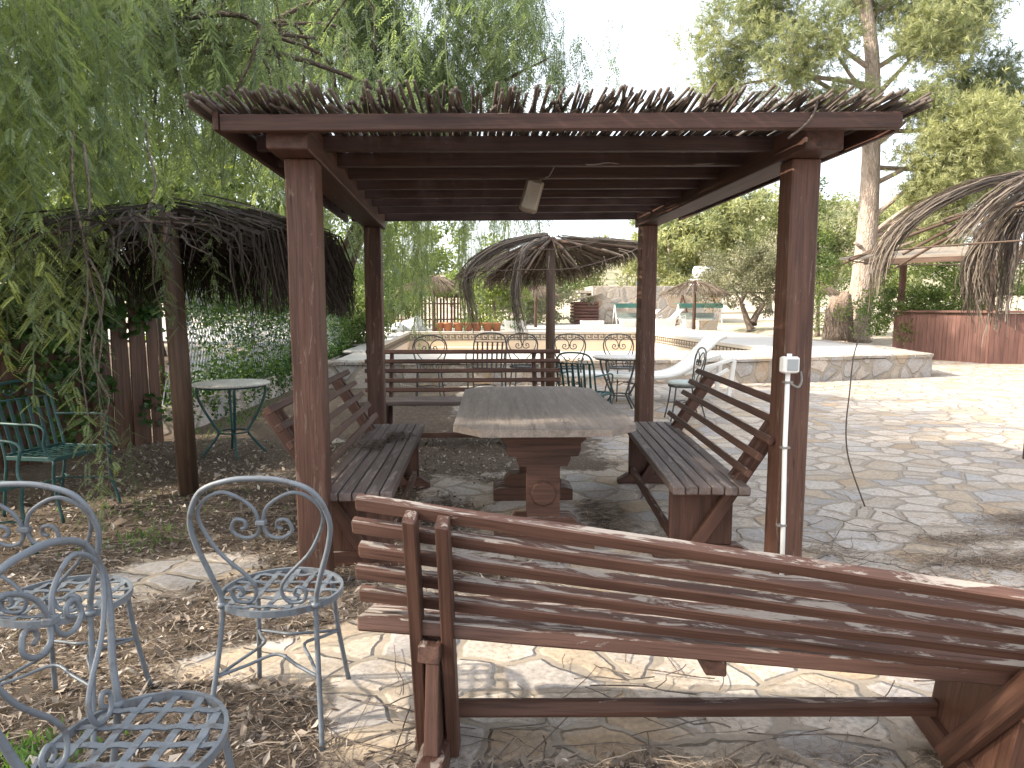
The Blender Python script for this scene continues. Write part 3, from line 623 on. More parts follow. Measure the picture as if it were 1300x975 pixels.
# ---------------------------------------------------------------- straw umbrellas
def strips(paths, w, tone):
    """paths (N,K,3) -> quads along each strip"""
    P = np.asarray(paths); N, K, _ = P.shape; d = unit(P[:, -1] - P[:, 0]); s = unit(np.cross(d, rnd_dirs(N))) * (np.asarray(w).reshape(-1, 1) / 2)
    Q = []; T = []
    for k in range(K - 1):
        f0, f1 = 1 - .6 * k / (K - 1), 1 - .6 * (k + 1) / (K - 1)
        Q.append(np.stack([P[:, k] - s * f0, P[:, k] + s * f0, P[:, k + 1] + s * f1, P[:, k + 1] - s * f1], 1)); T.append(tone)
    return np.concatenate(Q), np.concatenate(T)
def umbrella(name, label, loc, H, Rd, drop, lean=(0, 0), n=2600, hang=.35, mat='thatch', gaps=(), post_r=.075, ribs=10, bundles=(), fray=.08, group=None, inner=.05, hangs=None, tilt=0, rings=(.5, .97), shag=1):
    u = thing(name, label, 'umbrella', loc, 0, group); ap = Vector((lean[0], lean[1], H))
    m = MB(); m.tube([(0, 0, -.05), (lean[0] * .4, lean[1] * .4, H * .5), ap + Vector((0, 0, -.05))], [post_r, post_r * .98, post_r * .9], 14); m.build('post', M['far_wood'], u)
    def cone(r, a=0): return H - .04 - drop * (r / Rd) ** 1.35 + tilt * np.maximum(0, np.cos(a) * r / Rd) ** 1.4
    for k in range(ribs):
        a = 2 * math.pi * (k + .3) / ribs; m = MB()
        m.tube([(ap.x + r * math.cos(a), ap.y + r * math.sin(a), cone(r, a) - .05) for r in (.03, Rd * .35, Rd * .7, Rd)], [.022, .02, .017, .013], 6); m.build('rib', M['far_wood'], u)
    for rr in rings:
        m = MB(); m.tube([(ap.x + Rd * rr * math.cos(a), ap.y + Rd * rr * math.sin(a), cone(Rd * rr, a) - .03) for a in np.linspace(0, 2 * math.pi, 40)], .008, 5); m.build('ring', M['wire'], u)
    a = rng.random(n * 2) * 2 * math.pi; keep = np.ones(len(a), bool)
    for g0, g1, pr in gaps:
        inside = ((a - g0) % (2 * math.pi)) < ((g1 - g0) % (2 * math.pi)); keep &= ~(inside & (rng.random(len(a)) < pr))
    a = a[keep][:n]; N = len(a); r0 = Rd * (inner + (.95 - inner) * rng.random(N) ** .6); r1 = np.minimum(r0 + rng.uniform(.4, .8, N), Rd * rng.uniform(.97, 1.05, N)); dz = rng.normal(0, .025 * shag, N)
    if hangs is None: hg = hang * rng.uniform(.25, 1, N)
    else: hg = np.array([hangs(x) for x in a]) * rng.uniform(.45, 1, N)
    hg = np.where(r1 > Rd * .9, hg, fray * rng.random(N)); a2 = a + rng.normal(0, .05 * shag, N); st = np.stack
    def P(r, an, z): return st([ap.x + r * np.cos(an), ap.y + r * np.sin(an), z], 1)
    rm = (r0 + r1) / 2
    paths = np.stack([P(r0, a, cone(r0, a) + dz), P(rm, (a + a2) / 2, cone(rm, a) + dz), P(r1, a2, cone(r1, a) + dz), P(r1 + .05 + rng.normal(0, .03, N), a2 + rng.normal(0, .02, N), cone(r1, a) - hg * .45), P(r1 + .06 + rng.normal(0, .05, N), a2 + rng.normal(0, .03, N), cone(r1, a) - hg)], 1)
    Q, T = strips(paths, rng.uniform(.008, .022, N), np.clip(rng.beta(2, 2.5, N), 0, 1)); quads('thatch', Q, T, M[mat], u)
    for pts, k, sp, w in bundles:
        base = np.array([tuple(p) for p in crom(pts, 4)]) - np.array(loc); K = len(base); off = rng.normal(0, 1, (k, 3)); tt = np.linspace(0, 1, K)[None, :, None]
        tmax = rng.uniform(.68, 1, k)
        pp = np.stack([np.stack([np.interp(np.linspace(0, tm, K), np.linspace(0, 1, K), base[:, c]) for c in range(3)], 1) for tm in tmax])
        pp = pp + off[:, None, :] * sp * (.4 + .8 * tt) + rng.normal(0, .006, (k, K, 3))
        Q, T = strips(pp, rng.uniform(.6, 1.3, k) * w, rng.random(k)); quads('drooping_frond', Q, T, M[mat], u)
    return u
PI = math.pi
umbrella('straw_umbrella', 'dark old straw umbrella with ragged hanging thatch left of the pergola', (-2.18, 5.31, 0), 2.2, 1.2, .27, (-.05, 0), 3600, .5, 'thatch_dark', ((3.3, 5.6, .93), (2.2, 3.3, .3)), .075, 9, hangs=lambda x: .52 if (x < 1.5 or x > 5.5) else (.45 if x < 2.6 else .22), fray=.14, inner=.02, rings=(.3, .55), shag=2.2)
umbrella('straw_umbrella', 'straw umbrella on a brown post behind the pergola, frayed with drooping fronds', (1.22, 10.0, 0), 2.52, 1.34, .54, (0, 0), 2300, .3, 'thatch', ((2.3, 4.4, .95), (4.3, 6.05, .985)), .07, 12, bundles=(
    ([(1.15, 10, 2.5), (.6, 9.8, 2.36), (.2, 9.7, 2.14), (-.02, 9.65, 1.85), (.05, 9.65, 1.4), (.12, 9.66, 1.1)], 170, .045, .014),
    ([(1.15, 9.95, 2.45), (.8, 9.5, 2.25), (.68, 9.35, 1.9), (.66, 9.3, 1.5), (.78, 9.3, .95)], 130, .04, .013)), hangs=lambda x: .2, fray=.08, tilt=.42)
ub = umbrella('straw_umbrella', 'broken straw umbrella with hanging grey fronds cut off by the right edge', (5.45, 6.1, 0), 2.62, 1.75, .62, (0, 0), 500, .3, 'thatch', ((1.2, 5.6, .97),), .08, 8, bundles=(
    ([(5.3, 6.0, 2.67), (4.6, 5.9, 2.56), (4.0, 5.85, 2.3), (3.68, 5.85, 1.95), (3.62, 5.85, 1.55)], 210, .034, .013),
    ([(5.3, 6.0, 2.68), (4.7, 5.6, 2.52), (4.3, 5.5, 2.28), (3.98, 5.45, 1.95)], 110, .03, .013),
    ([(5.3, 6.0, 2.66), (4.9, 5.7, 2.52), (4.5, 5.6, 2.28), (4.25, 5.6, 1.95)], 80, .03, .012),
    ([(4.95, 5.9, 2.2), (4.85, 5.85, 2.26), (4.68, 5.8, 2.2), (4.5, 5.8, 1.85), (4.52, 5.8, 1.6), (4.6, 5.8, 1.36)], 330, .06, .014),
    ([(5.2, 6.0, 2.4), (4.9, 5.8, 2.25), (4.78, 5.75, 2.1), (4.74, 5.75, 1.65), (4.72, 5.75, 1.2)], 110, .04, .014),
    ([(5.5, 6.0, 2.45), (5.35, 5.8, 2.25), (5.3, 5.75, 1.9), (5.28, 5.75, 1.45)], 160, .05, .014)), fray=.1)
for nm, lab, lc, H, Rd, g in (('straw_umbrella', 'small straw umbrella in the sunny yard beside the olive tree', (10.15, 30, .42), 2.3, 1.45, 0), ('straw_umbrella', 'small straw umbrella beyond the pool by the far picket fence', (-1.36, 27.5, .45), 2.35, 1.4, 0), ('straw_umbrella', 'straw umbrella beyond the pool behind the middle umbrella post', (3.4, 34, .45), 2.2, 1.2, 0), ('straw_umbrella', 'pale straw umbrella half hidden behind the right front pergola post', (14.3, 28, .45), 2.2, 1.3, 0)):
    umbrella(nm, lab, lc, H, Rd, .6, (0, 0), 800, .25, 'thatch', (), .08, 8)
m = MB(); m.tube(crom([(3.55, 5.83, 1.75), (3.53, 5.8, 1.4), (3.25, 5.5, 1.08), (3.05, 5.2, .78), (2.92, 5.0, .52), (2.87, 4.85, .3), (2.86, 4.6, .02)], 5), .0055, 5)
tag(m.build('dry_vine', M['wire']), 'thin dry vine stem hanging down to the paving from the broken straw umbrella', 'vine')

# ---------------------------------------------------------------- fences on the left
def picket(name, label, pts, h, w, gap, mat, jit=.04, rail=True, group=None, wr=(.8, 1.1)):
    f = thing(name, label, 'fence', (pts[0][0], pts[0][1], 0), 0, group); o = Vector((pts[0][0], pts[0][1], 0)); m = MB()
    for a, b in zip(pts[:-1], pts[1:]):
        a, b = Vector((*a, 0)), Vector((*b, 0)); L = (b - a).length; d = (b - a) / L; k = 0; al = 0
        while k < L:
            al = 1 - al; p = a + d * (k + random.uniform(-.01, .01)) - o + d.cross(Vector((0, 0, 1))) * .021 * al * (wr[0] > 1); z0 = ground_z(p.x + o.x, p.y + o.y) if not inpoly(np.array([p.x + o.x]), np.array([p.y + o.y]), PLAT)[0] else ZP
            hh = h + random.uniform(-jit, jit); q = d * random.uniform(-.02, .02)
            m.bar(p + Vector((0, 0, z0 - .02)), p + q + Vector((0, 0, z0 + hh)), w * random.uniform(*wr), .018, d.cross(Vector((0, 0, 1))), .003); k += w + gap * random.uniform(.6, 1.6)
    m.build('pickets', M[mat], f)
    if rail:
        for zz in (.28, .78):
            m = MB()
            for a, b in zip(pts[:-1], pts[1:]):
                z0 = ZP if inpoly(np.array([a[0]]), np.array([a[1]]), PLAT)[0] else 0
                n = Vector((b[0] - a[0], b[1] - a[1], 0)).normalized().cross(Vector((0, 0, 1))) * .03
                if n.y < 0: n = -n
                m.bar(Vector((a[0], a[1], z0 + h * zz)) - o + n, Vector((b[0], b[1], z0 + h * zz)) - o + n, .03, .06)
            m.build('rail', M[mat], f)
    return f
picket('picket_fence', 'dark wooden picket fence overgrown with ivy behind the green armchairs', [(-6.2, 4.6), (-4.3, 6.2), (-3.35, 7.6)], 1.62, .10, .0, 'fence', .06, wr=(1.02, 1.2))
picket('picket_fence', 'far brown picket fence behind the row of terracotta pots', [(-6.5, 33), (-2, 32.6), (1.4, 33.2)], 1.5, .10, .07, 'fence', .08)

lf = thing('lattice_fence', 'white lattice fence laced with creeper on a low stone wall behind the bistro table', 'fence', (-3.45, 8.0, 0)); o = Vector((-3.45, 8.0, 0))
A, B = Vector((-3.5, 7.9, 0)), Vector((-2.98, 16.4, 0)); d = (B - A).normalized(); Lf = (B - A).length; m = MB()
for layer, sgn in ((0, 1), (1, -1)):
    k = -1.6
    while k < Lf + 1.6:
        x0, x1 = k, k + sgn * .62; z0, z1 = .30, 1.75
        lo, hi = sorted((x0, x1))
        if lo >= 0 and hi <= Lf: m.bar(A + d * x0 + Vector((layer * .01, 0, z0)) - o, A + d * x1 + Vector((layer * .01, 0, z1)) - o, .006, .018, d, .001)
        k += .085
m.build('lattice', M['mesh'], lf)
m = MB(); pts = []; 
for i in range(26):
    t = i / 25; p = A + d * (Lf * t) - o; pts.append(p)
vs = []
for p in pts:
    j = random.uniform(-.04, .04); vs += [p + Vector((.17 + j, 0, -.1)), p + Vector((.14 + j, 0, .33 + j)), p + Vector((-.12, 0, .34)), p + Vector((-.15, 0, -.1))]
m.add(vs, [(i * 4 + j, i * 4 + (j + 1) % 4, (i + 1) * 4 + (j + 1) % 4, (i + 1) * 4 + j) for i in range(25) for j in range(4)] + [(0, 1, 2, 3), (103, 102, 101, 100)]); m.build('base_wall', M['rubble'], lf)
for t in (.02, .35, .68, .99):
    m = MB(); p = A + d * (Lf * t) - o; m.tube([p + Vector((-.05, 0, 0)), p + Vector((-.05, 0, 1.85))], .03, 8); m.build('post', M['far_wood'], lf)

# leaves in clumps ------------------------------------------------------------
def clumps(centers, radii, per, L, W, tones, flat=1.0, droop=.0, spread=.45, hollow=.4):
    """leaf-sized faces spread through clumps; one tone offset per clump"""
    C, Rr = np.asarray(centers, float), np.asarray(radii, float); n = len(C) * per; idx = np.repeat(np.arange(len(C)), per)
    d = rnd_dirs(n); r = (hollow + (1 - hollow) * rng.random(n)) ** .7 * Rr[idx]; b = C[idx] + d * r[:, None] * np.array([1, 1, flat])
    dr = unit(d * .7 + rnd_dirs(n) * .9 + np.array([0, 0, -droop])); sd = unit(np.cross(dr, rnd_dirs(n)))
    Q = rhomb(b, dr, sd, L * rng.uniform(.6, 1.3, n), W * rng.uniform(.7, 1.3, n)); tn = np.clip(np.asarray(tones)[idx] + rng.normal(0, .16, n), 0, 1)
    return Q, tn
def shell(n, c, r, seed=0, low=-1.0, thick=.45):
    """points spread in an uneven ellipsoid, more of them near its surface"""
    d = rnd_dirs(n * 3); d = d[d[:, 2] > low][:n]; k = 1 + .28 * np.sin(d[:, 0] * 5 + seed) * np.cos(d[:, 1] * 4 + seed * 2) + .2 * np.sin(d[:, 2] * 7 + seed)
    return np.asarray(c) + d * np.asarray(r) * ((1 - thick * rng.random(len(d)) ** 1.4) * k)[:, None]
def limbs(mb, base, top, r0, r1, tips, seed=0, bend=.15):
    base, top = Vector(base), Vector(top); mid = base.lerp(top, .5) + Vector((random.uniform(-bend, bend), random.uniform(-bend, bend), 0)) * (top - base).length * .5
    tr = crom([base, mid, top], 6); n = len(tr); mb.tube(tr, [(r0 * (1.35 if i == 0 else 1.12 if i == 1 else 1)) * (1 - i / (n - 1)) + r1 * i / (n - 1) for i in range(n)], 12)
    for tp in tips:
        tp = Vector(tp); i = min(range(n // 3, n), key=lambda q: abs(tr[q].z - (tp.z - (tp - tr[q]).length * .45))); s = tr[i]
        f = 1 - i / (n - 1); rr = (r0 * f + r1 * (1 - f)) * .55; md = s.lerp(tp, .5) + Vector((random.uniform(-1, 1), random.uniform(-1, 1), random.uniform(.2, 1))) * (tp - s).length * .13
        pt = crom([s, md, tp], 5); k = len(pt); mb.tube(pt, [rr * (1 - q / (k - 1)) + .012 for q in range(k)], 7)
    return mb

# ivy on the two left fences
C = []; 
for i in range(110):
    t = random.random(); a, b = (((-6.2, 4.6), (-4.3, 6.2)) if random.random() < .6 else ((-4.3, 6.2), (-3.35, 7.6))); C.append((a[0] + (b[0] - a[0]) * t + .06, a[1] + (b[1] - a[1]) * t - .08, random.choice((random.uniform(1.35, 1.8), random.uniform(1.3, 1.75), random.uniform(.2, 1.5)))))
Q, T = clumps(C, [.16] * len(C), 60, .075, .07, rng.random(len(C)) * .6, 1.2)
tag(quads('ivy', Q, T, M['ivy']), 'broad-leaved ivy hanging over the dark picket fence', 'ivy')
C = []; 
for i in range(1500):
    t = random.random() ** .8; p = A + d * (Lf * t); z = random.choice((random.uniform(.0, .45), random.uniform(.1, .7), random.uniform(.7, 1.9), random.uniform(1.4, 2.1))); C.append((p.x + random.uniform(-.05, .12), p.y, z))
Q, T = clumps(C, [.16] * len(C), 30, .055, .036, rng.random(len(C)), 1.2)
tag(quads('creeper', Q, T, M['ivy']), 'green creeper climbing through the white lattice fence', 'creeper')

# ---------------------------------------------------------------- pepper trees
def strand_tpl(L, step, pairs, ll, lw, rl):
    """one hanging twig of feathered leaves, length L below the origin"""
    Q = []; z = 0; k = random.randrange(5); bx, by = random.uniform(-.28, .28), random.uniform(-.28, .28)
    def ax(t): return np.array([bx * t * t * L, by * t * t * L, -L * t])
    ts = np.linspace(0, 1, 7)
    for i in range(6):
        a, b = ax(ts[i]), ax(ts[i + 1]); w = np.array([.0035 if ll < .05 else .007, 0, 0]); Q.append((np.stack([a - w, a + w, b + w * .8, b - w * .8]), -1))
    n = int(L / step)
    for i in range(n):
        t = (i + .6) / n; p = ax(t); an = k + i * 2.4 + random.uniform(-.5, .5); dn = random.uniform(.35, 1.0)
        rd = unit(np.array([math.cos(an), math.sin(an), -dn])); sag = np.array([0, 0, -.35]); r = rl * random.uniform(.7, 1.15) * (1 if t < .85 else .7)
        nrm = unit(np.cross(rd, np.array([-math.sin(an), math.cos(an), random.uniform(-.6, .6)]))); sv = unit(np.cross(nrm, rd))
        for j in range(pairs):
            f = (j + .8) / pairs; q = p + rd * r * f + sag * r * f * f; lf = ll * (1 - .45 * abs(f - .45)); 
            for s in (-1, 1):
                dv = unit(rd * .75 + sv * s * .8 + np.array([0, 0, -.25 + random.uniform(-.15, .15)])); wv = unit(np.cross(dv, nrm)) * lw / 2; m = q + dv * lf * .5
                Q.append((np.stack([q, m + wv, q + dv * lf, m - wv]), 0))
        a, b = p, p + rd * r + sag * r; w = np.array([0, 0, .0015]); Q.append((np.stack([a - w, a + w, b + w, b - w]), 0))
    return np.array([q for q, _ in Q]), np.array([t for _, t in Q], float)
def strands(tops, lens, tpls, tones):
    QQ, TT = [], []
    which = rng.integers(0, len(tpls), len(tops))
    for w, (tq, tt, L) in enumerate(tpls):
        ix = np.where(which == w)[0]
        if not len(ix): continue
        s = (np.asarray(lens)[ix] / L); a = rng.random(len(ix)) * 6.283
        q = np.repeat(tq[None], len(ix), 0); c, sn = np.cos(a)[:, None, None], np.sin(a)[:, None, None]
        X = q[..., 0] * c - q[..., 1] * sn; Y = q[..., 0] * sn + q[..., 1] * c; lat = np.clip(s, .7, 1.25)[:, None, None]
        q = np.stack([X * lat, Y * lat, q[..., 2] * s[:, None, None]], -1) + np.asarray(tops)[ix][:, None, None, :]
        tn = np.where(tt[None] < 0, .12, np.asarray(tones)[ix][:, None] + rng.normal(0, .10, (len(ix), len(tt))))
        QQ.append(q.reshape(-1, 4, 3)); TT.append(np.clip(tn, 0, 1).ravel())
    return np.concatenate(QQ), np.concatenate(TT)
fine = [(*strand_tpl(1.1, .055, 12, .040, .0085, .16), 1.1) for _ in range(5)]
mid = [(*strand_tpl(1.3, .085, 7, .062, .014, .19), 1.3) for _ in range(5)]
coarse = [(*strand_tpl(1.6, .13, 5, .11, .030, .27), 1.6) for _ in range(4)]

ta = thing('pepper_tree', 'large weeping pepper tree hanging over the left umbrella and fence', 'tree', (-6.6, 8.2, 0)); oa = np.array([-6.6, 8.2, 0])
m = MB(); tips = [(3.2, .4, 4.6), (2.4, -1.6, 4.9), (3.9, -.4, 4.3), (1.2, 1.8, 5.6), (-2.2, .5, 5.2), (.8, -4, 5.4), (-.8, -5.4, 5.2), (3.6, 2.4, 5.2), (.2, .2, 6.4), (3.0, 1.4, 5.6), (2.2, -3.4, 4.2)]
limbs(m, (0, 0, -.1), (.5, -.3, 3.6), .34, .2, tips)
for tp in tips:
    for k in range(13):
        q = Vector(tp) + Vector((random.gauss(0, .9), random.gauss(0, .9), random.uniform(-.3, 1.0))); a = Vector(tp).lerp(Vector((.5, -.3, 3.4)), random.uniform(.05, .55)); md = a.lerp(q, .5) + Vector((0, 0, .25)); e = q + Vector((random.gauss(0, .25), random.gauss(0, .25), -random.uniform(.2, .9)))
        pt = crom([a, md, q, e], 4); n = len(pt); m.tube(pt, [.04 * (1 - i / n) + .006 for i in range(n)], 5)
m.build('trunk', M['pepper_bark'], ta)
def crown(n, c, r, low, seed): return shell(n, c, r, seed, low, .55)
tA = crown(1150, (-4.4, 8.0, 4.9), (3.5, 3.0, 1.7), -.75, 1); lens = rng.uniform(.7, 1.9, len(tA))
cl = np.sin(tA[:, 0] * 1.9 + 1) * np.cos(tA[:, 1] * 1.7) + .5 * np.sin(tA[:, 0] * 4.3 + tA[:, 1] * 3.1); ok = (cl > -.2); tA, lens, cl = tA[ok], lens[ok], cl[ok]
Q1, T1 = strands(tA, lens, mid, .42 + .18 * cl + rng.normal(0, .12, len(tA)))
# near curtain on the left, in front of the umbrella and the fence
tN = np.stack([rng.uniform(-4.5, -2.3, 560), rng.uniform(3.9, 5.4, 560), 2.25 + 1.9 * rng.random(560) ** 1.2], 1); tN = tN[(tN[:, 0] < -2.7 + rng.normal(0, .22, len(tN))) | (tN[:, 2] > 2.7)]
sp = np.array([[-2.30, 4.35, 2.0], [-2.36, 4.4, 1.6], [-2.42, 4.3, 1.05], [-2.38, 4.3, .85], [-2.3, 4.35, .8], [-2.2, 4.5, .7], [-2.9, 4.6, 2.0], [-3.1, 4.6, 1.9], [-3.3, 4.5, 1.8], [-2.75, 4.5, 1.9], [-2.55, 4.5, 1.95], [-2.12, 4.8, 2.15], [-2.0, 4.75, 2.05], [-1.75, 4.85, 2.1], [-3.5, 4.7, 2.0], [-2.62, 4.3, 1.75], [-3.0, 4.2, 1.7], [-2.2, 4.4, 1.9], [-2.45, 4.6, 2.1], [-3.4, 4.3, 1.6]])
tN = np.concatenate([tN, sp]); ln = np.concatenate([rng.uniform(.6, 1.2, len(tN) - len(sp)), rng.uniform(.55, 1.0, len(sp))])
Q2, T2 = strands(tN, ln, fine, .66 + rng.normal(0, .2, len(tN)))
# the crown reaches forward past the left edge of the frame
tS = crown(430, (-6.6, 3.0, 5.6), (2.9, 4.6, 1.9), -.6, 4); ok = rng.random(len(tS)) < .86; tS = tS[ok]
Q3, T3 = strands(tS, rng.uniform(.9, 2.0, len(tS)), coarse, .4 + rng.normal(0, .15, len(tS)))
quads('crown', np.concatenate([Q1, Q2, Q3]) - oa, np.concatenate([T1, T2, T3]), M['pepper'], ta)
m = MB()
for (x, y, z0, z1) in ((-2.34, 4.32, 2.5, .55), (-2.30, 4.36, 2.45, .25), (-2.31, 4.36, 1.75, .7), (-3.0, 4.5, 3.2, 1.5), (-2.7, 4.45, 3.0, 1.2), (-2.1, 4.8, 2.7, 1.4)):
    pts = [(x + random.gauss(0, .03) - oa[0], y + random.gauss(0, .03) - oa[1], z0 + (z1 - z0) * k / 6) for k in range(7)]; m.tube(crom(pts, 3), [.008 * (1 - .6 * k / 18) for k in range(19)], 5)
m.build('hanging_twigs', M['twig'], ta)

tb_ = thing('pepper_tree', 'tall pepper tree behind the pergola with a fine weeping crown up to the sky', 'tree', (-1.9, 18.6, 0)); ob = np.array([-1.9, 18.6, 0])
m = MB(); tips = [(2.6, -.6, 7.2), (3.6, .4, 6.2), (-3.2, 0, 7.5), (1.0, 1.5, 8.6), (-1.2, -2, 7.8), (-4.8, -1, 6.4), (2.0, -2.2, 6.0), (0, 0, 9.4), (4.0, -1.2, 7.6)]
limbs(m, (-2.2, 1.0, -.1), (-.6, .5, 4.6), .36, .2, tips); m.build('trunk', M['pepper_bark'], tb_)
tB = crown(2700, (-2.75, 18.2, 8.6), (5.6, 3.0, 3.9), -.75, 7); cl = np.sin(tB[:, 0] * 1.4) * np.cos(tB[:, 2] * 1.3) + .5 * np.sin(tB[:, 0] * 3.3 + tB[:, 2] * 2.1); ok = cl > -.35; tB, cl = tB[ok], cl[ok]
Q1, T1 = strands(tB, rng.uniform(.9, 2.4, len(tB)), coarse, .30 + .12 * cl + rng.normal(0, .12, len(tB)))
tC = np.stack([rng.uniform(-6.2, 1.6, 560), rng.uniform(16.5, 19.5, 560), rng.uniform(2.6, 5.6, 560)], 1); ok = (np.sin(tC[:, 0] * 2.3) + .6 * np.sin(tC[:, 0] * 5.1 + 1) > -.6) & ((tC[:, 0] < .4) | (tC[:, 2] > 4.4)); tC = tC[ok]
Q2, T2 = strands(tC, rng.uniform(1.0, 2.4, len(tC)), mid, .62 + rng.normal(0, .18, len(tC)))
quads('crown', np.concatenate([Q1, Q2]) - ob, np.concatenate([T1, T2]), M['pepper'], tb_)

# ---------------------------------------------------------------- broadleaf and pine trees, shrubs
def leafy(name, label, cat, loc, crowns, trunk, mat, per, L, W, bark='olive_bark', tips=(), r0=.14, n=60, cr=.4, tone=(.5, .22), flat=.8, group=None, seed=1, droop=0.0, low=-.9):
    t = thing(name, label, cat, loc, 0, group); m = MB()
    if trunk:
        for b, tp in trunk: limbs(m, b, tp, r0, r0 * .5, tips, bend=.2)
        m.build('trunk', M[bark], t)
    C, RR = [], []
    for (c, r, k) in crowns:
        p = shell(k, c, r, seed, low, .6); C.append(p); RR.append(rng.uniform(.55, 1.25, len(p)) * cr)
    C = np.concatenate(C); RR = np.concatenate(RR)
    Q, T = clumps(C, RR, per, L, W, rng.normal(tone[0], tone[1], len(C)), flat, droop, hollow=.2); quads('crown', Q, T, M[mat], t); return t
leafy('olive_tree', 'grey-green olive tree in the sunny yard left of the right front pergola post', 'tree', (12.8, 30, .45), [((-.6, 0, 2.2), (2.3, 1.9, 1.35), 90), ((.9, .3, 2.9), (1.6, 1.6, 1.1), 50)], [((0, 0, 0), (-.5, 0, 1.2)), ((.05, 0, .3), (.7, .1, 1.3))], 'olive', 120, .13, .055, tips=[(-1.6, 0, 2.4), (.2, .3, 2.8), (1.5, 0, 2.8)], r0=.17)
for i, (lab, loc, H, w, s) in enumerate((('yellow-green pine clump beyond the yard just right of the rear pergola post', (16.8, 58, 1), 9.5, 4.8, 2), ('wide pine behind the olive tree crown', (20.5, 60, 1), 11.0, 5.5, 3), ('darker pine left of the stone house roof', (6.5, 62, 1), 5.8, 5.0, 4), ('pine on the slope behind the right front pergola post', (29, 64, 1.5), 11.5, 6.2, 5), ('rounded pine seen over the bushes right of the front post', (36.5, 60, 1.5), 9.5, 5.5, 6))):
    leafy('pine_tree', lab, 'tree', loc, [((0, 0, H * .55), (w, w, H * .42), 120), ((w * .4, -1, H * .75), (w * .5, w * .5, H * .25), 50)], [((0, 0, -.5), (.3, 0, H * .7))], 'pine', 110, .42, .13, 'bark', [], .3, cr=.85, tone=(.84 - .06 * i, .2), group='pines in the background', seed=s)
leafy('shrub', 'dense green shrub at the foot of the big pine trunk', 'shrub', (13.6, 19.6, .3), [((-.6, 0, 1.0), (1.5, 1.2, 1.1), 70), ((1.0, .2, .9), (1.2, 1.0, .9), 45)], [((0, 0, -.1), (.1, 0, 1.2))], 'bush', 110, .085, .045, tips=[(-.9, 0, 1.5), (.9, 0, 1.3)], r0=.05, cr=.34, tone=(.5, .2))
leafy('shrub', 'tall loose green tree behind the bar counter', 'shrub', (18.2, 24.5, .45), [((-1, 0, 2.0), (3.0, 1.5, 2.0), 110), ((2.5, 0, 2.2), (2.5, 1.5, 1.8), 70)], [((0, 0, -.1), (.1, 0, 2.2))], 'bush', 90, .12, .06, tips=[(-1.6, 0, 2.6), (1.6, 0, 2.5)], r0=.09, cr=.5, tone=(.55, .22))
leafy('climber_tree', 'dark-leaved climber hugging the left side of the big pine trunk', 'tree', (13.0, 24.5, .45), [((-.4, 0, 2.9), (.9, .8, 2.6), 80)], [((0, 0, -.1), (-.2, 0, 3.8))], 'bush', 90, .10, .055, r0=.08, cr=.4, tone=(.35, .2))
leafy('citrus_tree', 'bright yellow-green leafy tree behind the drooping fronds of the middle umbrella', 'tree', (1.1, 30.5, .45), [((0, 0, 1.9), (1.5, 1.3, 1.7), 80)], [((0, 0, -.1), (0, 0, 1.7))], 'bush', 100, .16, .09, r0=.1, cr=.45, tone=(.85, .15))
leafy('shrub', 'grey scrub slope left of the stone house', 'shrub', (3.9, 40, .45), [((0, 0, 1.3), (2.7, 1.5, 1.5), 90)], [((0, 0, -.1), (0, 0, 1.2))], 'olive', 80, .17, .07, r0=.1, cr=.55, tone=(.55, .25))
leafy('oleander_bush', 'dark green bush behind the picket fence left of the far umbrella', 'shrub', (-3.3, 30, .45), [((0, 0, 1.3), (1.6, 1.2, 1.3), 70), ((-1.8, .4, 1.8), (1.4, 1.2, 1.6), 50)], [((0, 0, -.1), (0, 0, 1.2))], 'bush', 90, .16, .06, r0=.08, cr=.42, tone=(.22, .16))
for i, (lab, loc, H, w, tn) in enumerate((('tall broad tree behind the far picket fence on the left', (-9, 38, .45), 8.5, 4.2, .45), ('yellowish tree rising behind the far umbrella and picket fence', (-3.0, 39, .45), 7.2, 3.6, .72), ('green tree behind the white lattice fence', (-7.5, 17, .1), 6.2, 2.8, .6), ('tree closing the view left of the lattice fence', (-9.5, 11.5, .1), 6.5, 3.0, .4), ('round tree behind the terracotta pots', (4.0, 44, .45), 4.2, 2.8, .6))):
    leafy('broadleaf_tree', lab, 'tree', loc, [((0, 0, H * .52), (w, w * .8, H * .45), 130)], [((0, 0, -.1), (.2, 0, H * .6))], 'bush', 90, .22, .10, 'pepper_bark', [(-w * .5, 0, H * .6), (w * .5, 0, H * .7)], .18, cr=.62, tone=(tn, .2), group='broadleaf trees along the left boundary', seed=i + 3)

leafy('shrub', 'low leafy shrub at the far end of the white lattice fence', 'shrub', (-3.0, 18.6, .0), [((0, 0, .8), (.9, .8, .8), 60)], [((0, 0, -.1), (0, 0, .8))], 'bush', 90, .09, .05, r0=.05, cr=.32, tone=(.4, .2))
leafy('creeper_bush', 'creeper-covered bush hanging over the pool corner left of the white sacks', 'shrub', (-4.4, 22, .3), [((0, 0, 1.2), (1.7, 1.0, 1.2), 90)], [((0, 0, -.1), (0, 0, 1.2))], 'bush', 90, .11, .055, r0=.06, cr=.4, tone=(.5, .2))
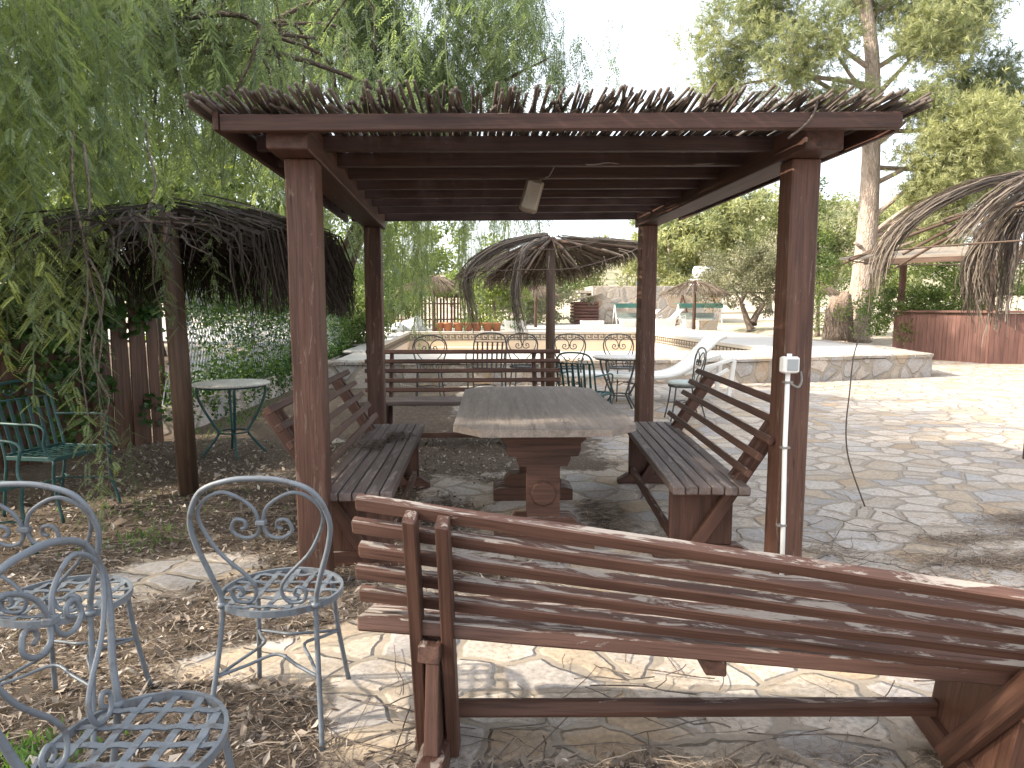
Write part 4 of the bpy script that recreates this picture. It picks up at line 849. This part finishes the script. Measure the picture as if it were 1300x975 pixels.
# big pine on the right: leaning trunk and separate needle boughs
pt = thing('pine_tree', 'big old pine on the right with a pale leaning trunk and hanging boughs', 'tree', (13.75, 23, .4)); m = MB()
tr = crom([(-.1, 0, -.2), (-.05, 0, 1.5), (.05, 0, 4.0), (.0, 0, 7.0), (-.15, 0, 9.5), (-.6, .2, 12.5), (-.5, .3, 15)], 5); n = len(tr); m.tube(tr, [.43 - .31 * i / (n - 1) + (.08 if i == 0 else 0) for i in range(n)], 16)
boughs = []
def bough(z, tip, rad, k, tone):
    i = min(range(n), key=lambda q: abs(tr[q].z - z)); s = tr[i]; tp = Vector(tip); md = s.lerp(tp, .5) + Vector((0, 0, random.uniform(-.2, .5))); p = crom([s, md, tp], 5); q = len(p)
    m.tube(p, [.085 * (1 - a / q) + .014 for a in range(q)], 7); c = shell(k, tuple(tp), (rad, rad * .8, rad * .75), z, -1, .7); boughs.append((c, tone))
    for e in c[::4]: m.tube([p[int(q * random.uniform(.5, .95))], tuple(e)], [.018, .006], 4)
for a in ((4.2, (2.0, -1.5, 6.5), 1.5, 90, .95), (3.2, (1.6, -1.5, 5.0), 1.1, 56, .95), (3.4, (2.9, -1.3, 5.2), 1.2, 60, .92), (5.0, (3.0, -1.2, 7.2), 1.0, 46, .92), (3.5, (2.2, -1.0, 3.8), .9, 34, .85), (2.6, (1.5, -1.2, 4.8), .8, 26, .8),
          (6.5, (-3.6, -.5, 8.9), 1.6, 44, .62), (7.5, (-5.2, -.3, 9.6), 1.5, 36, .66), (8.0, (-2.2, -.8, 9.8), 1.4, 36, .55), (9, (-3.8, .2, 11.0), 1.5, 60, .5), (6.0, (-1.6, -.8, 7.7), .8, 26, .7), (8.5, (-5.3, 0, 8.3), .8, 22, .72),
          (8.0, (1.2, -1.0, 9.6), 1.3, 54, .75), (9.0, (2.6, .0, 10.6), 1.5, 60, .5), (8.0, (4.6, 1.2, 9.0), 1.6, 70, .25), (7.0, (6.0, 1.5, 8.0), 1.6, 60, .2), (9.5, (.2, .5, 11.6), 1.6, 60, .5), (11, (3.5, .5, 12.2), 2.0, 70, .4), (11, (-2.0, .5, 13), 2.0, 70, .4), (6.0, (5.6, 1.2, 6.0), 1.2, 40, .3), (6.2, (1.0, -1.2, 7.6), .7, 24, .75)): bough(*a)
m.tube(crom([(.1, -.2, 3.0), (.7, -.4, 3.05), (1.5, -.5, 3.3)], 4), [.07] * 4 + [.05] * 4 + [.03], 7); m.tube([(-.1, -.1, 3.05), (-.55, -.3, 3.25)], [.09, .05], 7)
m.build('trunk', M['bark'], pt); QQ, TT = [], []
for c, tone in boughs:
    # tufts: needles fan out from each twig end
    k = len(c) * 24; idx = np.repeat(np.arange(len(c)), 24); b = c[idx] + rng.normal(0, .23, (k, 3)); ax = unit(rnd_dirs(k) + np.array([0, 0, .3])); tn = np.clip(tone + rng.normal(0, .1, len(c))[idx] + rng.normal(0, .1, k), 0, 1)
    for j in range(13):
        dv = unit(ax + rnd_dirs(k) * .75); QQ.append(rhomb(b + ax * .04 * (j % 4), dv, unit(np.cross(dv, rnd_dirs(k))), rng.uniform(.12, .26, k), .020)); TT.append(tn)
quads('crown', np.concatenate(QQ), np.concatenate(TT), M['pine'], pt)
# ---------------------------------------------------------------- stone terrace and pool
def offset_cap(P, ov): return shrink(P, -ov)
tr_ = thing('stone_terrace', 'raised terrace with a rubble stone face and flat cap stones round the pool', 'terrace', (5, 13, 0)); ot = Vector((5, 13, 0))
pool = [(-2.3, 15.2), (7.0, 15.2), (7.0, 27), (-2.3, 27)]
m = MB(); n = len(PLAT); vs = []; 
for i in range(n):
    a, b = Vector((*PLAT[i], 0)), Vector((*PLAT[(i + 1) % n], 0)); L = (b - a).length; k = max(2, int(L / .35)) if i < 4 else 2; dd = (b - a).normalized(); nn = Vector((dd.y, -dd.x, 0))
    q = []
    for j in range(k + 1):
        p = a + (b - a) * j / k; jj = random.uniform(-.015, .02) if 0 < j < k else 0; q += [p + nn * jj + Vector((0, 0, -.3)) - ot, p + nn * (jj + .01) + Vector((0, 0, ZP - .2)) - ot, p + nn * jj * .5 + Vector((0, 0, ZP - .062)) - ot]
    m.add(q, [(j * 3 + r, (j + 1) * 3 + r, (j + 1) * 3 + r + 1, j * 3 + r + 1) for j in range(k) for r in (0, 1)])
m.build('stone_face', M['rubble'], tr_)
# cap stones along the front and right edges: single slabs with uneven edges
m = MB()
for i in range(0, 4):
    a, b = Vector((*PLAT[i], 0)), Vector((*PLAT[(i + 1) % n], 0)); L = (b - a).length; dd = (b - a).normalized(); nn = Vector((dd.y, -dd.x, 0)); s = 0
    while s < L - .1:
        w = min(random.uniform(.35, .85), L - s); o0 = random.uniform(.01, .05); o1 = random.uniform(.01, .05); z1 = ZP + random.uniform(-.006, .008) + .004; z0 = z1 - random.uniform(.045, .065); dp = random.uniform(.42, .5)
        pp = [a + dd * (s + .008) + nn * o0, a + dd * (s + w * .5) + nn * (max(o0, o1) + .01), a + dd * (s + w - .008) + nn * o1, a + dd * (s + w - .008) - nn * dp, a + dd * (s + .008) - nn * dp]
        vv = [p + Vector((0, 0, z0)) - ot for p in pp] + [p + Vector((0, 0, z1)) - ot for p in pp]; m.add(vv, [(j, (j + 1) % 5, 5 + (j + 1) % 5, 5 + j) for j in range(5)] + [(4, 3, 2, 1, 0), (5, 6, 7, 8, 9)]); s += w
m.build('cap_stones', M['rubble'], tr_)
# deck with the pool opening
inn = shrink(PLAT, .30); import bmesh
bm = bmesh.new(); ov = [bm.verts.new((x, y, ZP)) for x, y in inn]; iv = [bm.verts.new((x, y, ZP)) for x, y in pool]
es = [bm.edges.new((ov[i], ov[(i + 1) % len(ov)])) for i in range(len(ov))] + [bm.edges.new((iv[i], iv[(i + 1) % 4])) for i in range(4)]
bmesh.ops.triangle_fill(bm, edges=es, use_beauty=True, use_dissolve=False); bmesh.ops.recalc_face_normals(bm, faces=bm.faces)
me = bpy.data.meshes.new('deck'); bm.to_mesh(me); bm.free(); me.materials.append(M['deck']); dk = link('deck', me); dk.parent = tr_; dk.location = (-5, -13, 0)
pl = thing('swimming_pool', 'empty pool with peach walls and a Greek key tile band beyond the far bench', 'pool', (2.2, 21, 0)); op = Vector((2.2, 21, 0))
m = MB(); ZB = -1.15
for i in range(4):
    a, b = Vector((*pool[i], 0)) - op, Vector((*pool[(i + 1) % 4], 0)) - op; m.add([a + Vector((0, 0, ZB)), b + Vector((0, 0, ZB)), b + Vector((0, 0, ZP - .34)), a + Vector((0, 0, ZP - .34))], [(0, 1, 2, 3)])
m.build('walls', M['peach'], pl)
m = MB()
for i in range(4):
    a, b = Vector((*pool[i], 0)) - op, Vector((*pool[(i + 1) % 4], 0)) - op; m.add([a + Vector((0, 0, ZP - .34)), b + Vector((0, 0, ZP - .34)), b + Vector((0, 0, ZP)), a + Vector((0, 0, ZP))], [(0, 1, 2, 3)])
m.build('tile_band', M['keybase'], pl)
m = MB(); m.add([(-4.5, -5.8, ZB), (4.8, -5.8, ZB), (4.8, 6, ZB), (-4.5, 6, ZB)], [(0, 1, 2, 3)]); m.build('floor', M['deck'], pl)
m = MB()
for k, (y0, z1) in enumerate(((25.2, -.55), (25.8, -.3), (26.4, -.08))): m.bar((-2.2 - 2.28, (y0 + 27) / 2 - 21, (ZB + z1) / 2), (-2.2 + 1.6, (y0 + 27) / 2 - 21, (ZB + z1) / 2), 27 - y0 - .01, z1 - ZB, (0, 0, 1), .01)
m.build('steps', M['peach'], pl)
def meander(mb, a, dirv, nrm, L, z0, u):
    """raised Greek key strokes on the wall, unit u"""
    seg = [((0, 0), (5, 0)), ((0, 0), (0, 4)), ((0, 4), (4, 4)), ((4, 4), (4, 1.5)), ((4, 1.5), (2, 1.5)), ((2, 1.5), (2, 2.6))]; x = 0
    while x + 6 * u < L:
        for (p, q) in seg:
            P0 = a + dirv * (x + p[0] * u) + Vector((0, 0, z0 + p[1] * u)); P1 = a + dirv * (x + q[0] * u) + Vector((0, 0, z0 + q[1] * u)); e = (P1 - P0).normalized() * u * .35
            mb.bar(P0 - e + nrm * .006, P1 + e + nrm * .006, u * .7, .01, nrm, .001)
        x += 5 * u
m = MB(); U = .052; GK = []
meander(m, Vector((-2.3, 27, 0)) - op, Vector((1, 0, 0)), Vector((0, -1, 0)), 9.3, ZP - .29, U); m.build('greek_key', M['key'], pl); m = MB()
meander(m, Vector((7.0, 27, 0)) - op, Vector((0, -1, 0)), Vector((-1, 0, 0)), 11.8, ZP - .29, U); m.build('greek_key', M['key'], pl); m = MB(); meander(m, Vector((-2.3, 15.2, 0)) - op, Vector((0, 1, 0)), Vector((1, 0, 0)), 11.8, ZP - .29, U); m.build('greek_key', M['key'], pl)
m = MB()
for (a, b) in (((-2.55, 27.22), (7.25, 27.22)), ((7.22, 15), (7.22, 27)), ((-2.52, 15), (-2.52, 27))): m.bar(Vector((*a, ZP + .012)) - op, Vector((*b, ZP + .012)) - op, .44, .05, (0, 0, 1), .01)
m.build('coping', M['deck'], pl)

# ---------------------------------------------------------------- bar
br = thing('bar_counter', 'reddish wooden bar counter with a roof on posts at the right edge', 'bar', (13.5, 16.7, 0)); ob_ = Vector((13.5, 16.7, 0))
Lc, Cc, Rc = Vector((12.55, 19.3, 0)), Vector((13.5, 16.75, 0)), Vector((19.2, 15.6, 0))
for (a, b) in ((Lc, Cc), (Cc, Rc)):
    m = MB(); d2 = (b - a).normalized(); L = (b - a).length; nn = Vector((d2.y, -d2.x, 0)); nn = nn if nn.y < 0 else -nn; s = .0
    while s < L - .02:
        w = min(.115, L - s); p = a + d2 * (s + w / 2) + nn * random.uniform(-.003, .003) - ob_; m.bar(p + Vector((0, 0, -.03)), p + Vector((0, 0, 1.30)), w - .004, .03, nn, .003); s += w
    m.build('counter_front', M['bar'], br)
    m = MB(); m.bar(a - d2 * .06 - nn * .12 + Vector((0, 0, 1.345)) - ob_, b + d2 * (.06 if b is Rc else .24) - nn * .12 + Vector((0, 0, 1.345 + (.004 if b is Rc else 0))) - ob_, .5, .06, (0, 0, 1), .006); m.build('counter_top', M['bar'], br)
for p in (Lc + Vector((.25, .1, 0)), Cc + Vector((.12, .2, 0)), Vector((16.2, 16.3, 0))):
    m = MB(); m.bar(p - ob_, p + Vector((0, 0, 2.74)) - ob_, .14, .14, (0, 1, 0), .006); m.build('post', M['bar'], br)
m = MB(); rf = [Vector((10.75, 18.0, 2.74)), Vector((13.3, 15.9, 2.74)), Vector((19.6, 14.6, 2.74)), Vector((20.4, 18.2, 3.3)), Vector((13.6, 20.2, 3.2)), Vector((11.4, 20.4, 2.9))]
m.add([p - ob_ for p in rf] + [p - ob_ + Vector((0, 0, .07)) for p in rf], [(j, (j + 1) % 6, 6 + (j + 1) % 6, 6 + j) for j in range(6)] + [(5, 4, 3, 2, 1, 0), (6, 7, 8, 9, 10, 11)]); m.build('roof', M['roofing'], br)
for a, b in ((rf[0], rf[1]), (rf[1], rf[2])):
    m = MB(); m.bar(a - ob_ + Vector((0, 0, -.06)), b - ob_ + Vector((0, 0, -.061)), .06, .14, (0, 0, 1), .005); m.build('roof_beam', M['far_wood'], br)

# palm stump
m = MB(); m.lathe([(.50, -.1), (.46, .15), (.40, .6), (.38, 1.0), (.33, 1.25), (.20, 1.36), (.05, 1.38)], 20)
m.xf(lambda v: Vector((v.x + random.uniform(-.035, .035), v.y + random.uniform(-.035, .035), v.z + (.18 * (v.x > .1) if v.z > 1.1 else 0)))); ps = m.build('palm_stump', M['palm_bark']); ps.location = (12.55, 22.3, .45)
tag(ps, 'pale shaggy palm stump right of the right front pergola post', 'stump')
n = 500; a = rng.random(n) * 6.283; z = rng.uniform(.05, 1.2, n); Q, T = strips(np.stack([np.stack([(.43 - z * .08) * np.cos(a), (.43 - z * .08) * np.sin(a), z], 1), np.stack([(.5 - z * .08) * np.cos(a), (.5 - z * .08) * np.sin(a), z - .12], 1), np.stack([(.5 - z * .08) * np.cos(a + .1), (.5 - z * .08) * np.sin(a + .1), z - .3], 1)], 1), rng.uniform(.02, .05, n), rng.uniform(.4, 1, n)); quads('bark_fibre', Q, T, M['thatch'], ps)

# ---------------------------------------------------------------- far yard
hs = thing('stone_house', 'low flat-roofed rubble stone house across the sunny yard', 'house', (11.5, 43, .45)); 
m = MB(); m.box((0, 0, 1.15), (8.0, 4.5, 2.3), .02); m.build('wall', M['house'], hs)
m = MB(); m.box((-4.35, -1.2, 1.95), (1.0, 1.6, .16), .01); m.build('canopy_slab', M['house'], hs)
m = MB(); m.bar((1.2, -2.30, .1), (1.5, -2.30, 1.75), .07, .05, (0, 1, 0)); m.bar((2.0, -2.30, .1), (1.55, -2.30, 1.75), .07, .05, (0, 1, 0)); m.bar((1.3, -2.31, .7), (1.85, -2.31, .7), .05, .05); m.bar((1.4, -2.31, 1.2), (1.7, -2.31, 1.2), .05, .05); m.build('ladder_frame', M['fence'], hs)
m = MB(); m.prism([(-.32, 0), (.32, 0), (.32, .55)] + [(.32 * math.cos(t), .55 + .32 * math.sin(t)) for t in np.linspace(.3, 2.8, 8)] + [(-.32, .55)], 'y', -2.32, -2.255); o2 = m; m.v = [(x - 2.9, y, z + .1) for x, y, z in m.v]; m.build('arched_niche', M['rubble'], hs)
sp_ = thing('solar_heater', 'white cylindrical water tank with a tilted solar panel on the stone house roof', 'solar heater', (13.6, 42.8, 2.75))
m = MB(); m.tube([(.95, .5, .98), (1.0, .5, .98), (2.2, .5, .98), (2.25, .5, .98)], [.28, .36, .36, .28], 18); m.build('tank', M['tank'], sp_)
m = MB(); m.bar((-2.6, -.35, .12), (-2.6, .45, .95), 2.0, .07, (1, 0, 0), .01); m.build('panel', M['panel'], sp_)
m = MB(); m.bar((.7, .5, .33), (2.1, .5, .33), .5, .42, (0, 0, 1), .02); m.build('white_panel', M['tank'], sp_)
for x in (-3.4, -1.8, 1.1, 2.1): m = MB(); m.bar((x, .5, -.02), (x, .5, .75), .05, .05, (0, 1, 0)); m.build('stand_leg', M['dark_iron'], sp_)
sh = thing('wooden_shed', 'small brown log shed at the left end of the stone house', 'shed', (7.1, 41.2, .45)); m = MB()
for k in range(7): m.tube([(-.75, -.6, .12 + k * .19), (.75, -.6, .12 + k * .19)], .095, 8)
for k in range(7):
    for x in (-.7, .7): m.tube([(x, -.6, .12 + k * .19), (x, .7, .12 + k * .19)], .09, 8)
m.build('log_wall', M['bar'], sh); m = MB(); m.bar((-1.0, .05, 1.36), (.95, .05, 1.85), 1.8, .06, (0, 0, 1)); m.build('roof', M['roofing'], sh)
for lab, loc, w in (('green cloth swing seat canopy half hidden by the right rear pergola post', (9.45, 39.2, .45), 1.9), ('green cloth swing seat canopy left of the olive tree', (13.25, 38.4, .45), 2.5)):
    s_ = thing('swing_seat', lab, 'swing seat', loc, 0, 'green canopied swing seats'); m = MB(); m.bar((-w / 2, 0, 1.22), (w / 2, 0, 1.22), 1.0, .05, (0, 0, 1)); m.bar((-w / 2, -.5, 1.10), (w / 2, -.5, 1.10), .02, .22); m.build('canopy', M['green_cloth'], s_)
    for x in (-w / 2 + .05, w / 2 - .05):
        m = MB(); m.tube([(x, -.6, 0), (x, 0, 1.2)], .03, 6); m.tube([(x, .6, 0), (x, 0, 1.2)], .03, 6); m.build('leg', M['tank'], s_)
    m = MB(); m.box((0, .1, .38), (w - .4, .5, .08)); m.bar((-(w - .4) / 2, .35, .55), ((w - .4) / 2, .35, .55), .05, .3); m.build('seat', M['cushion'], s_)
def planter(label, loc, L, mat='planter', ribs=False, rz=0):
    p = thing('planter', label, 'planter', loc, R(rz), 'planters round the yard'); m = MB(); w, h = .42, .42
    out = [(-L / 2, -w / 2), (L / 2, -w / 2), (L / 2, w / 2), (-L / 2, w / 2)]; vs = [(x * .94, y * .94, 0) for x, y in out] + [(x, y, h) for x, y in out] + [(x * .92, y * .8, h) for x, y in out] + [(x * .92, y * .8, h - .1) for x, y in out]
    m.add(vs, [(a + 4 * k, (a + 1) % 4 + 4 * k, (a + 1) % 4 + 4 * (k + 1), a + 4 * (k + 1)) for k in range(3) for a in range(4)] + [(3, 2, 1, 0), (12, 13, 14, 15)])
    if ribs:
        x = -L / 2 + .08
        while x < L / 2 - .04: m.bar((x, -w / 2 - .002, .05), (x, -w / 2 - .008, h - .03), .04, .02, (0, 1, 0)); x += .1
    m.build('box', M[mat], p); return p
planter('long white rectangular planter at the far pool edge left of the rear post', (5.45, 29.6, ZP), 1.0)
planter('white planter at the far pool edge by the middle umbrella post', (2.05, 29.5, ZP), .9)
planter('small white planter right of the rear pergola post', (8.1, 33.4, ZP), 1.1, ribs=True)
planter('ribbed white planter under the olive tree, left of its trunk', (10.9, 31.6, ZP), 1.45, ribs=True)
planter('square stone planter right of the small yard umbrella', (10.35, 28.9, ZP), .85, 'rubble')
planter('white planter behind the olive tree, left of the ribbed one', (10.0, 34, ZP), 1.0)
pc = None; xs = np.linspace(-1.2, 1.2, 7)
for i, x in enumerate(xs):
    lab = ['first terracotta pot from the left in the row along the far pool edge', 'second terracotta pot from the left in the far row', 'third terracotta pot from the left in the far row', 'middle terracotta pot of the far row', 'third terracotta pot from the right in the far row', 'second terracotta pot from the right in the far row', 'last terracotta pot at the right end of the far row'][i]
    if pc is None:
        pc = thing('terracotta_pot', lab, 'pot', (x, 28.5, ZP), 0, 'terracotta pots along the far pool edge'); m = MB(); m.lathe([(.02, 0), (.15, 0), (.20, .3), (.215, .30), (.215, .36), (.18, .36), (.17, .30), (.02, .29)], 18); m.build('body', M['terracotta'], pc)
    else: dup(pc, lab, (x + random.uniform(-.03, .03), 28.5 + random.uniform(-.05, .05), ZP), i)
ag = thing('agave_plant', 'spiky blue-green agave at the right end of the terracotta pots', 'plant', (1.9, 29.6, ZP)); n = 60; a = rng.random(n) * 6.28; el = rng.uniform(.2, 1.3, n); dv = np.stack([np.cos(a) * np.cos(el), np.sin(a) * np.cos(el), np.sin(el)], 1); sd = unit(np.cross(dv, np.array([0, 0, 1.])))
quads('leaves', rhomb(np.zeros((n, 3)) + dv * .05, dv, sd, rng.uniform(.45, .8, n), .09), rng.random(n) * .4, M['bush'], ag)
# white sacks
for i, (lab, loc, s) in enumerate((('larger white building sack slumped at the far left pool corner', (-2.25, 28.3, ZP), (.52, .42, .6)), ('smaller white sack lying left of the big white sack', (-2.95, 27.9, ZP), (.48, .4, .36)))):
    m = MB(); m.lathe([(.02, 0), (.85, .0), (1.0, .15), (.95, .45), (.7, .75), (.35, .95), (.05, 1.0)], 18)
    m.xf(lambda v: Vector((v.x * s[0] * (1 + .22 * math.sin(v.z * 9 + math.atan2(v.y, v.x) * 3)), v.y * s[1] * (1 + .2 * math.sin(v.z * 7 + math.atan2(v.y, v.x) * 4)), v.z * s[2] * (1 + .15 * math.sin(v.x * 5)))))
    o = m.build('sack', M['sack']); o.location = loc; tag(o, lab, 'sack', 'white sacks by the pool')
# loungers in the far yard
def far_lounger(label, loc, rz):
    r = lg.copy(); COL.objects.link(r); r.location = loc; r.rotation_euler = (0, 0, R(rz)); r['label'] = label; r['group'] = 'white loungers across the yard'
    for c in lg.children: q = c.copy(); COL.objects.link(q); q.parent = r
far_lounger('white lounger in the far yard left of the small umbrella post', (9.0, 34.6, .44), 20); far_lounger('white lounger in the far yard behind the small umbrella', (10.8, 36.5, .44), 10)

# ---------------------------------------------------------------- litter, needles, twigs, weeds
def scatter(n, x0, x1, y0, y1, thr=.42, near=True):
    k = int(n * 6); X = rng.uniform(x0, x1, k); U = rng.random(k); Y = y0 * (y1 / y0) ** U if near else rng.uniform(y0, y1, k)
    L = litter(X, Y) + rng.normal(0, .10, k); ok = L > thr; X, Y = X[ok][:n], Y[ok][:n]; return X, Y
X, Y = scatter(30000, -3.6, .6, 1.2, 7.5); n = len(X); Z = gz(X, Y) + rng.uniform(.002, .02, n)
a = rng.random(n) * 6.283; tl = rng.normal(.05, .5, n); dv = unit(np.stack([np.cos(a), np.sin(a), tl], 1)); sd = unit(np.cross(dv, unit(np.array([0, 0, 1.]) + rng.normal(0, .5, (n, 3))))); Ll = rng.gamma(2.6, .0085, n) + .007; W = Ll * rng.uniform(.25, .6, n); B = np.stack([X, Y, Z], 1); mdl = B + dv * (Ll * .45)[:, None]; tip = B + dv * Ll[:, None] + np.array([0, 0, 1.]) * (rng.normal(0, .2, n) * Ll)[:, None]; upv = np.array([0, 0, 1.]) * (rng.uniform(-.1, .35, n) * W)[:, None]; s_ = sd * (W / 2)[:, None]
Q = np.concatenate([np.stack([B, mdl - s_ + upv, tip, mdl], 1), np.stack([B, mdl, tip, mdl + s_ + upv], 1)]); tn = np.clip(rng.beta(1.7, 1.7, n), 0, 1)
tag(quads('leaf_litter', Q, np.concatenate([tn, tn]), M['litter']), 'dry brown and grey leaf litter strewn over the ground on the left', 'leaf litter', kind='stuff')
X1, Y1 = scatter(20000, -2.6, 4.6, 1.2, 5.0, .40); X2, Y2 = scatter(7000, .9, 4.9, 2.4, 4.9, .33, False); X, Y = np.concatenate([X1, X2]), np.concatenate([Y1, Y2]); n = len(X); Z = gz(X, Y) + rng.uniform(.003, .022, n); a = rng.normal(.2, .9, n); dv = unit(np.stack([np.cos(a), np.sin(a), rng.normal(0, .13, n)], 1)); sd = unit(np.cross(dv, rnd_dirs(n)))
Ln = rng.uniform(.03, .13, n); W = rng.uniform(.0012, .003, n); B = np.stack([X, Y, Z], 1); s_ = sd * (W / 2)[:, None]; E_ = B + dv * Ln[:, None]; Md = (B + E_) / 2 + rng.normal(0, .006, (n, 3)); Q = np.concatenate([np.stack([B - s_, B + s_, Md + s_, Md - s_], 1), np.stack([Md - s_, Md + s_, E_ + s_, E_ - s_], 1)]); tn = rng.random(n)
tag(quads('dry_needles', Q, np.concatenate([tn, tn]), M['needle']), 'dry pine needles and straw lying on the paving', 'needles', kind='stuff')
m = MB()
for k in range(220):
    if k < 90: x, y = random.uniform(-.6, 2.4), random.uniform(1.6, 2.6)
    else: x, y = random.uniform(1.7, 4.4), random.uniform(2.6, 4.2)
    a = random.gauss(.3, .9); L = random.uniform(.12, .45); z = ground_z(x, y) + .012; p = [(x + math.cos(a) * L * t + random.gauss(0, .008), y + math.sin(a) * L * t + random.gauss(0, .008), z + random.uniform(0, .012)) for t in np.linspace(0, 1, 5)]; m.tube(crom(p, 2), random.uniform(.001, .0028), 5)
tag(m.build('dry_twigs', M['twig']), 'thin dry twigs scattered round the foreground bench and right paving', 'twigs', kind='stuff')
def weeds(label, cx, cy, rx, ry, n, h):
    X = cx + rng.normal(0, rx, n); Y = cy + rng.normal(0, ry, n); a = rng.random(n) * 6.28; dv = unit(np.stack([np.cos(a) * .6, np.sin(a) * .6, np.ones(n)], 1)); sd = unit(np.cross(dv, rnd_dirs(n))); Q = rhomb(np.stack([X, Y, gz(X, Y)], 1), dv, sd, h * rng.uniform(.5, 1.3, n), h * .22)
    tag(quads('weeds', Q, rng.random(n), M['grass']), label, 'weeds', kind='stuff')
weeds('bright green weeds under the nearest iron chair', -1.46, 2.06, .13, .08, 420, .06); weeds('small green weeds at the edge of the paving near the green armchairs', -2.0, 4.25, .14, .12, 130, .055); weeds('low weeds at the foot of the lattice fence', -3.0, 9.2, .14, 1.0, 350, .06); weeds('green tuft at the foot of the straw umbrella post', -2.3, 4.9, .3, .25, 90, .05)

# ---------------------------------------------------------------- light, sky, camera
SUN = Vector((-.90, -.10, .60)).normalized(); el = math.asin(SUN.z); az = math.atan2(SUN.x, SUN.y)
w = bpy.data.worlds.new('World'); S.world = w; w.use_nodes = True; nt = w.node_tree; bg = nt.nodes['Background']
sky = nt.nodes.new('ShaderNodeTexSky'); sky.sky_type = 'NISHITA'; sky.sun_disc = False; sky.sun_elevation = el; sky.sun_rotation = az; sky.air_density = 1.0; sky.dust_density = 4.0; sky.ozone_density = 1.0
hz = nt.nodes.new('ShaderNodeMix'); hz.data_type = 'RGBA'; hz.inputs[0].default_value = .7; nt.links.new(sky.outputs[0], hz.inputs[6]); hz.inputs[7].default_value = (2.80, 2.86, 2.95, 1)   # thin bright haze over the blue
nt.links.new(hz.outputs[2], bg.inputs[0]); bg.inputs[1].default_value = .15
ld = bpy.data.lights.new('sun', 'SUN'); ld.energy = 2.3; ld.angle = R(1.0); ld.color = (1, .91, .77); lo = bpy.data.objects.new('sun', ld); COL.objects.link(lo); lo.rotation_euler = (-SUN).to_track_quat('-Z', 'Y').to_euler()
cd = bpy.data.cameras.new('camera'); cd.sensor_width = 36; cd.lens = 36 * 860 / 1300; cd.clip_start = .05; cd.clip_end = 2000; co = bpy.data.objects.new('camera', cd); COL.objects.link(co); co.location = (0, 0, 1.45); co.rotation_euler = (R(90 - 6.43), 0, R(-3.72)); S.camera = co
S.view_settings.view_transform = 'Standard'; S.view_settings.look = 'None'; S.view_settings.gamma = 1; S.view_settings.use_curve_mapping = False; S.view_settings.exposure = 2.25
S.cycles.adaptive_threshold = .02; S.cycles.max_bounces = 5; S.cycles.diffuse_bounces = 3; S.cycles.glossy_bounces = 2; S.cycles.transmission_bounces = 3
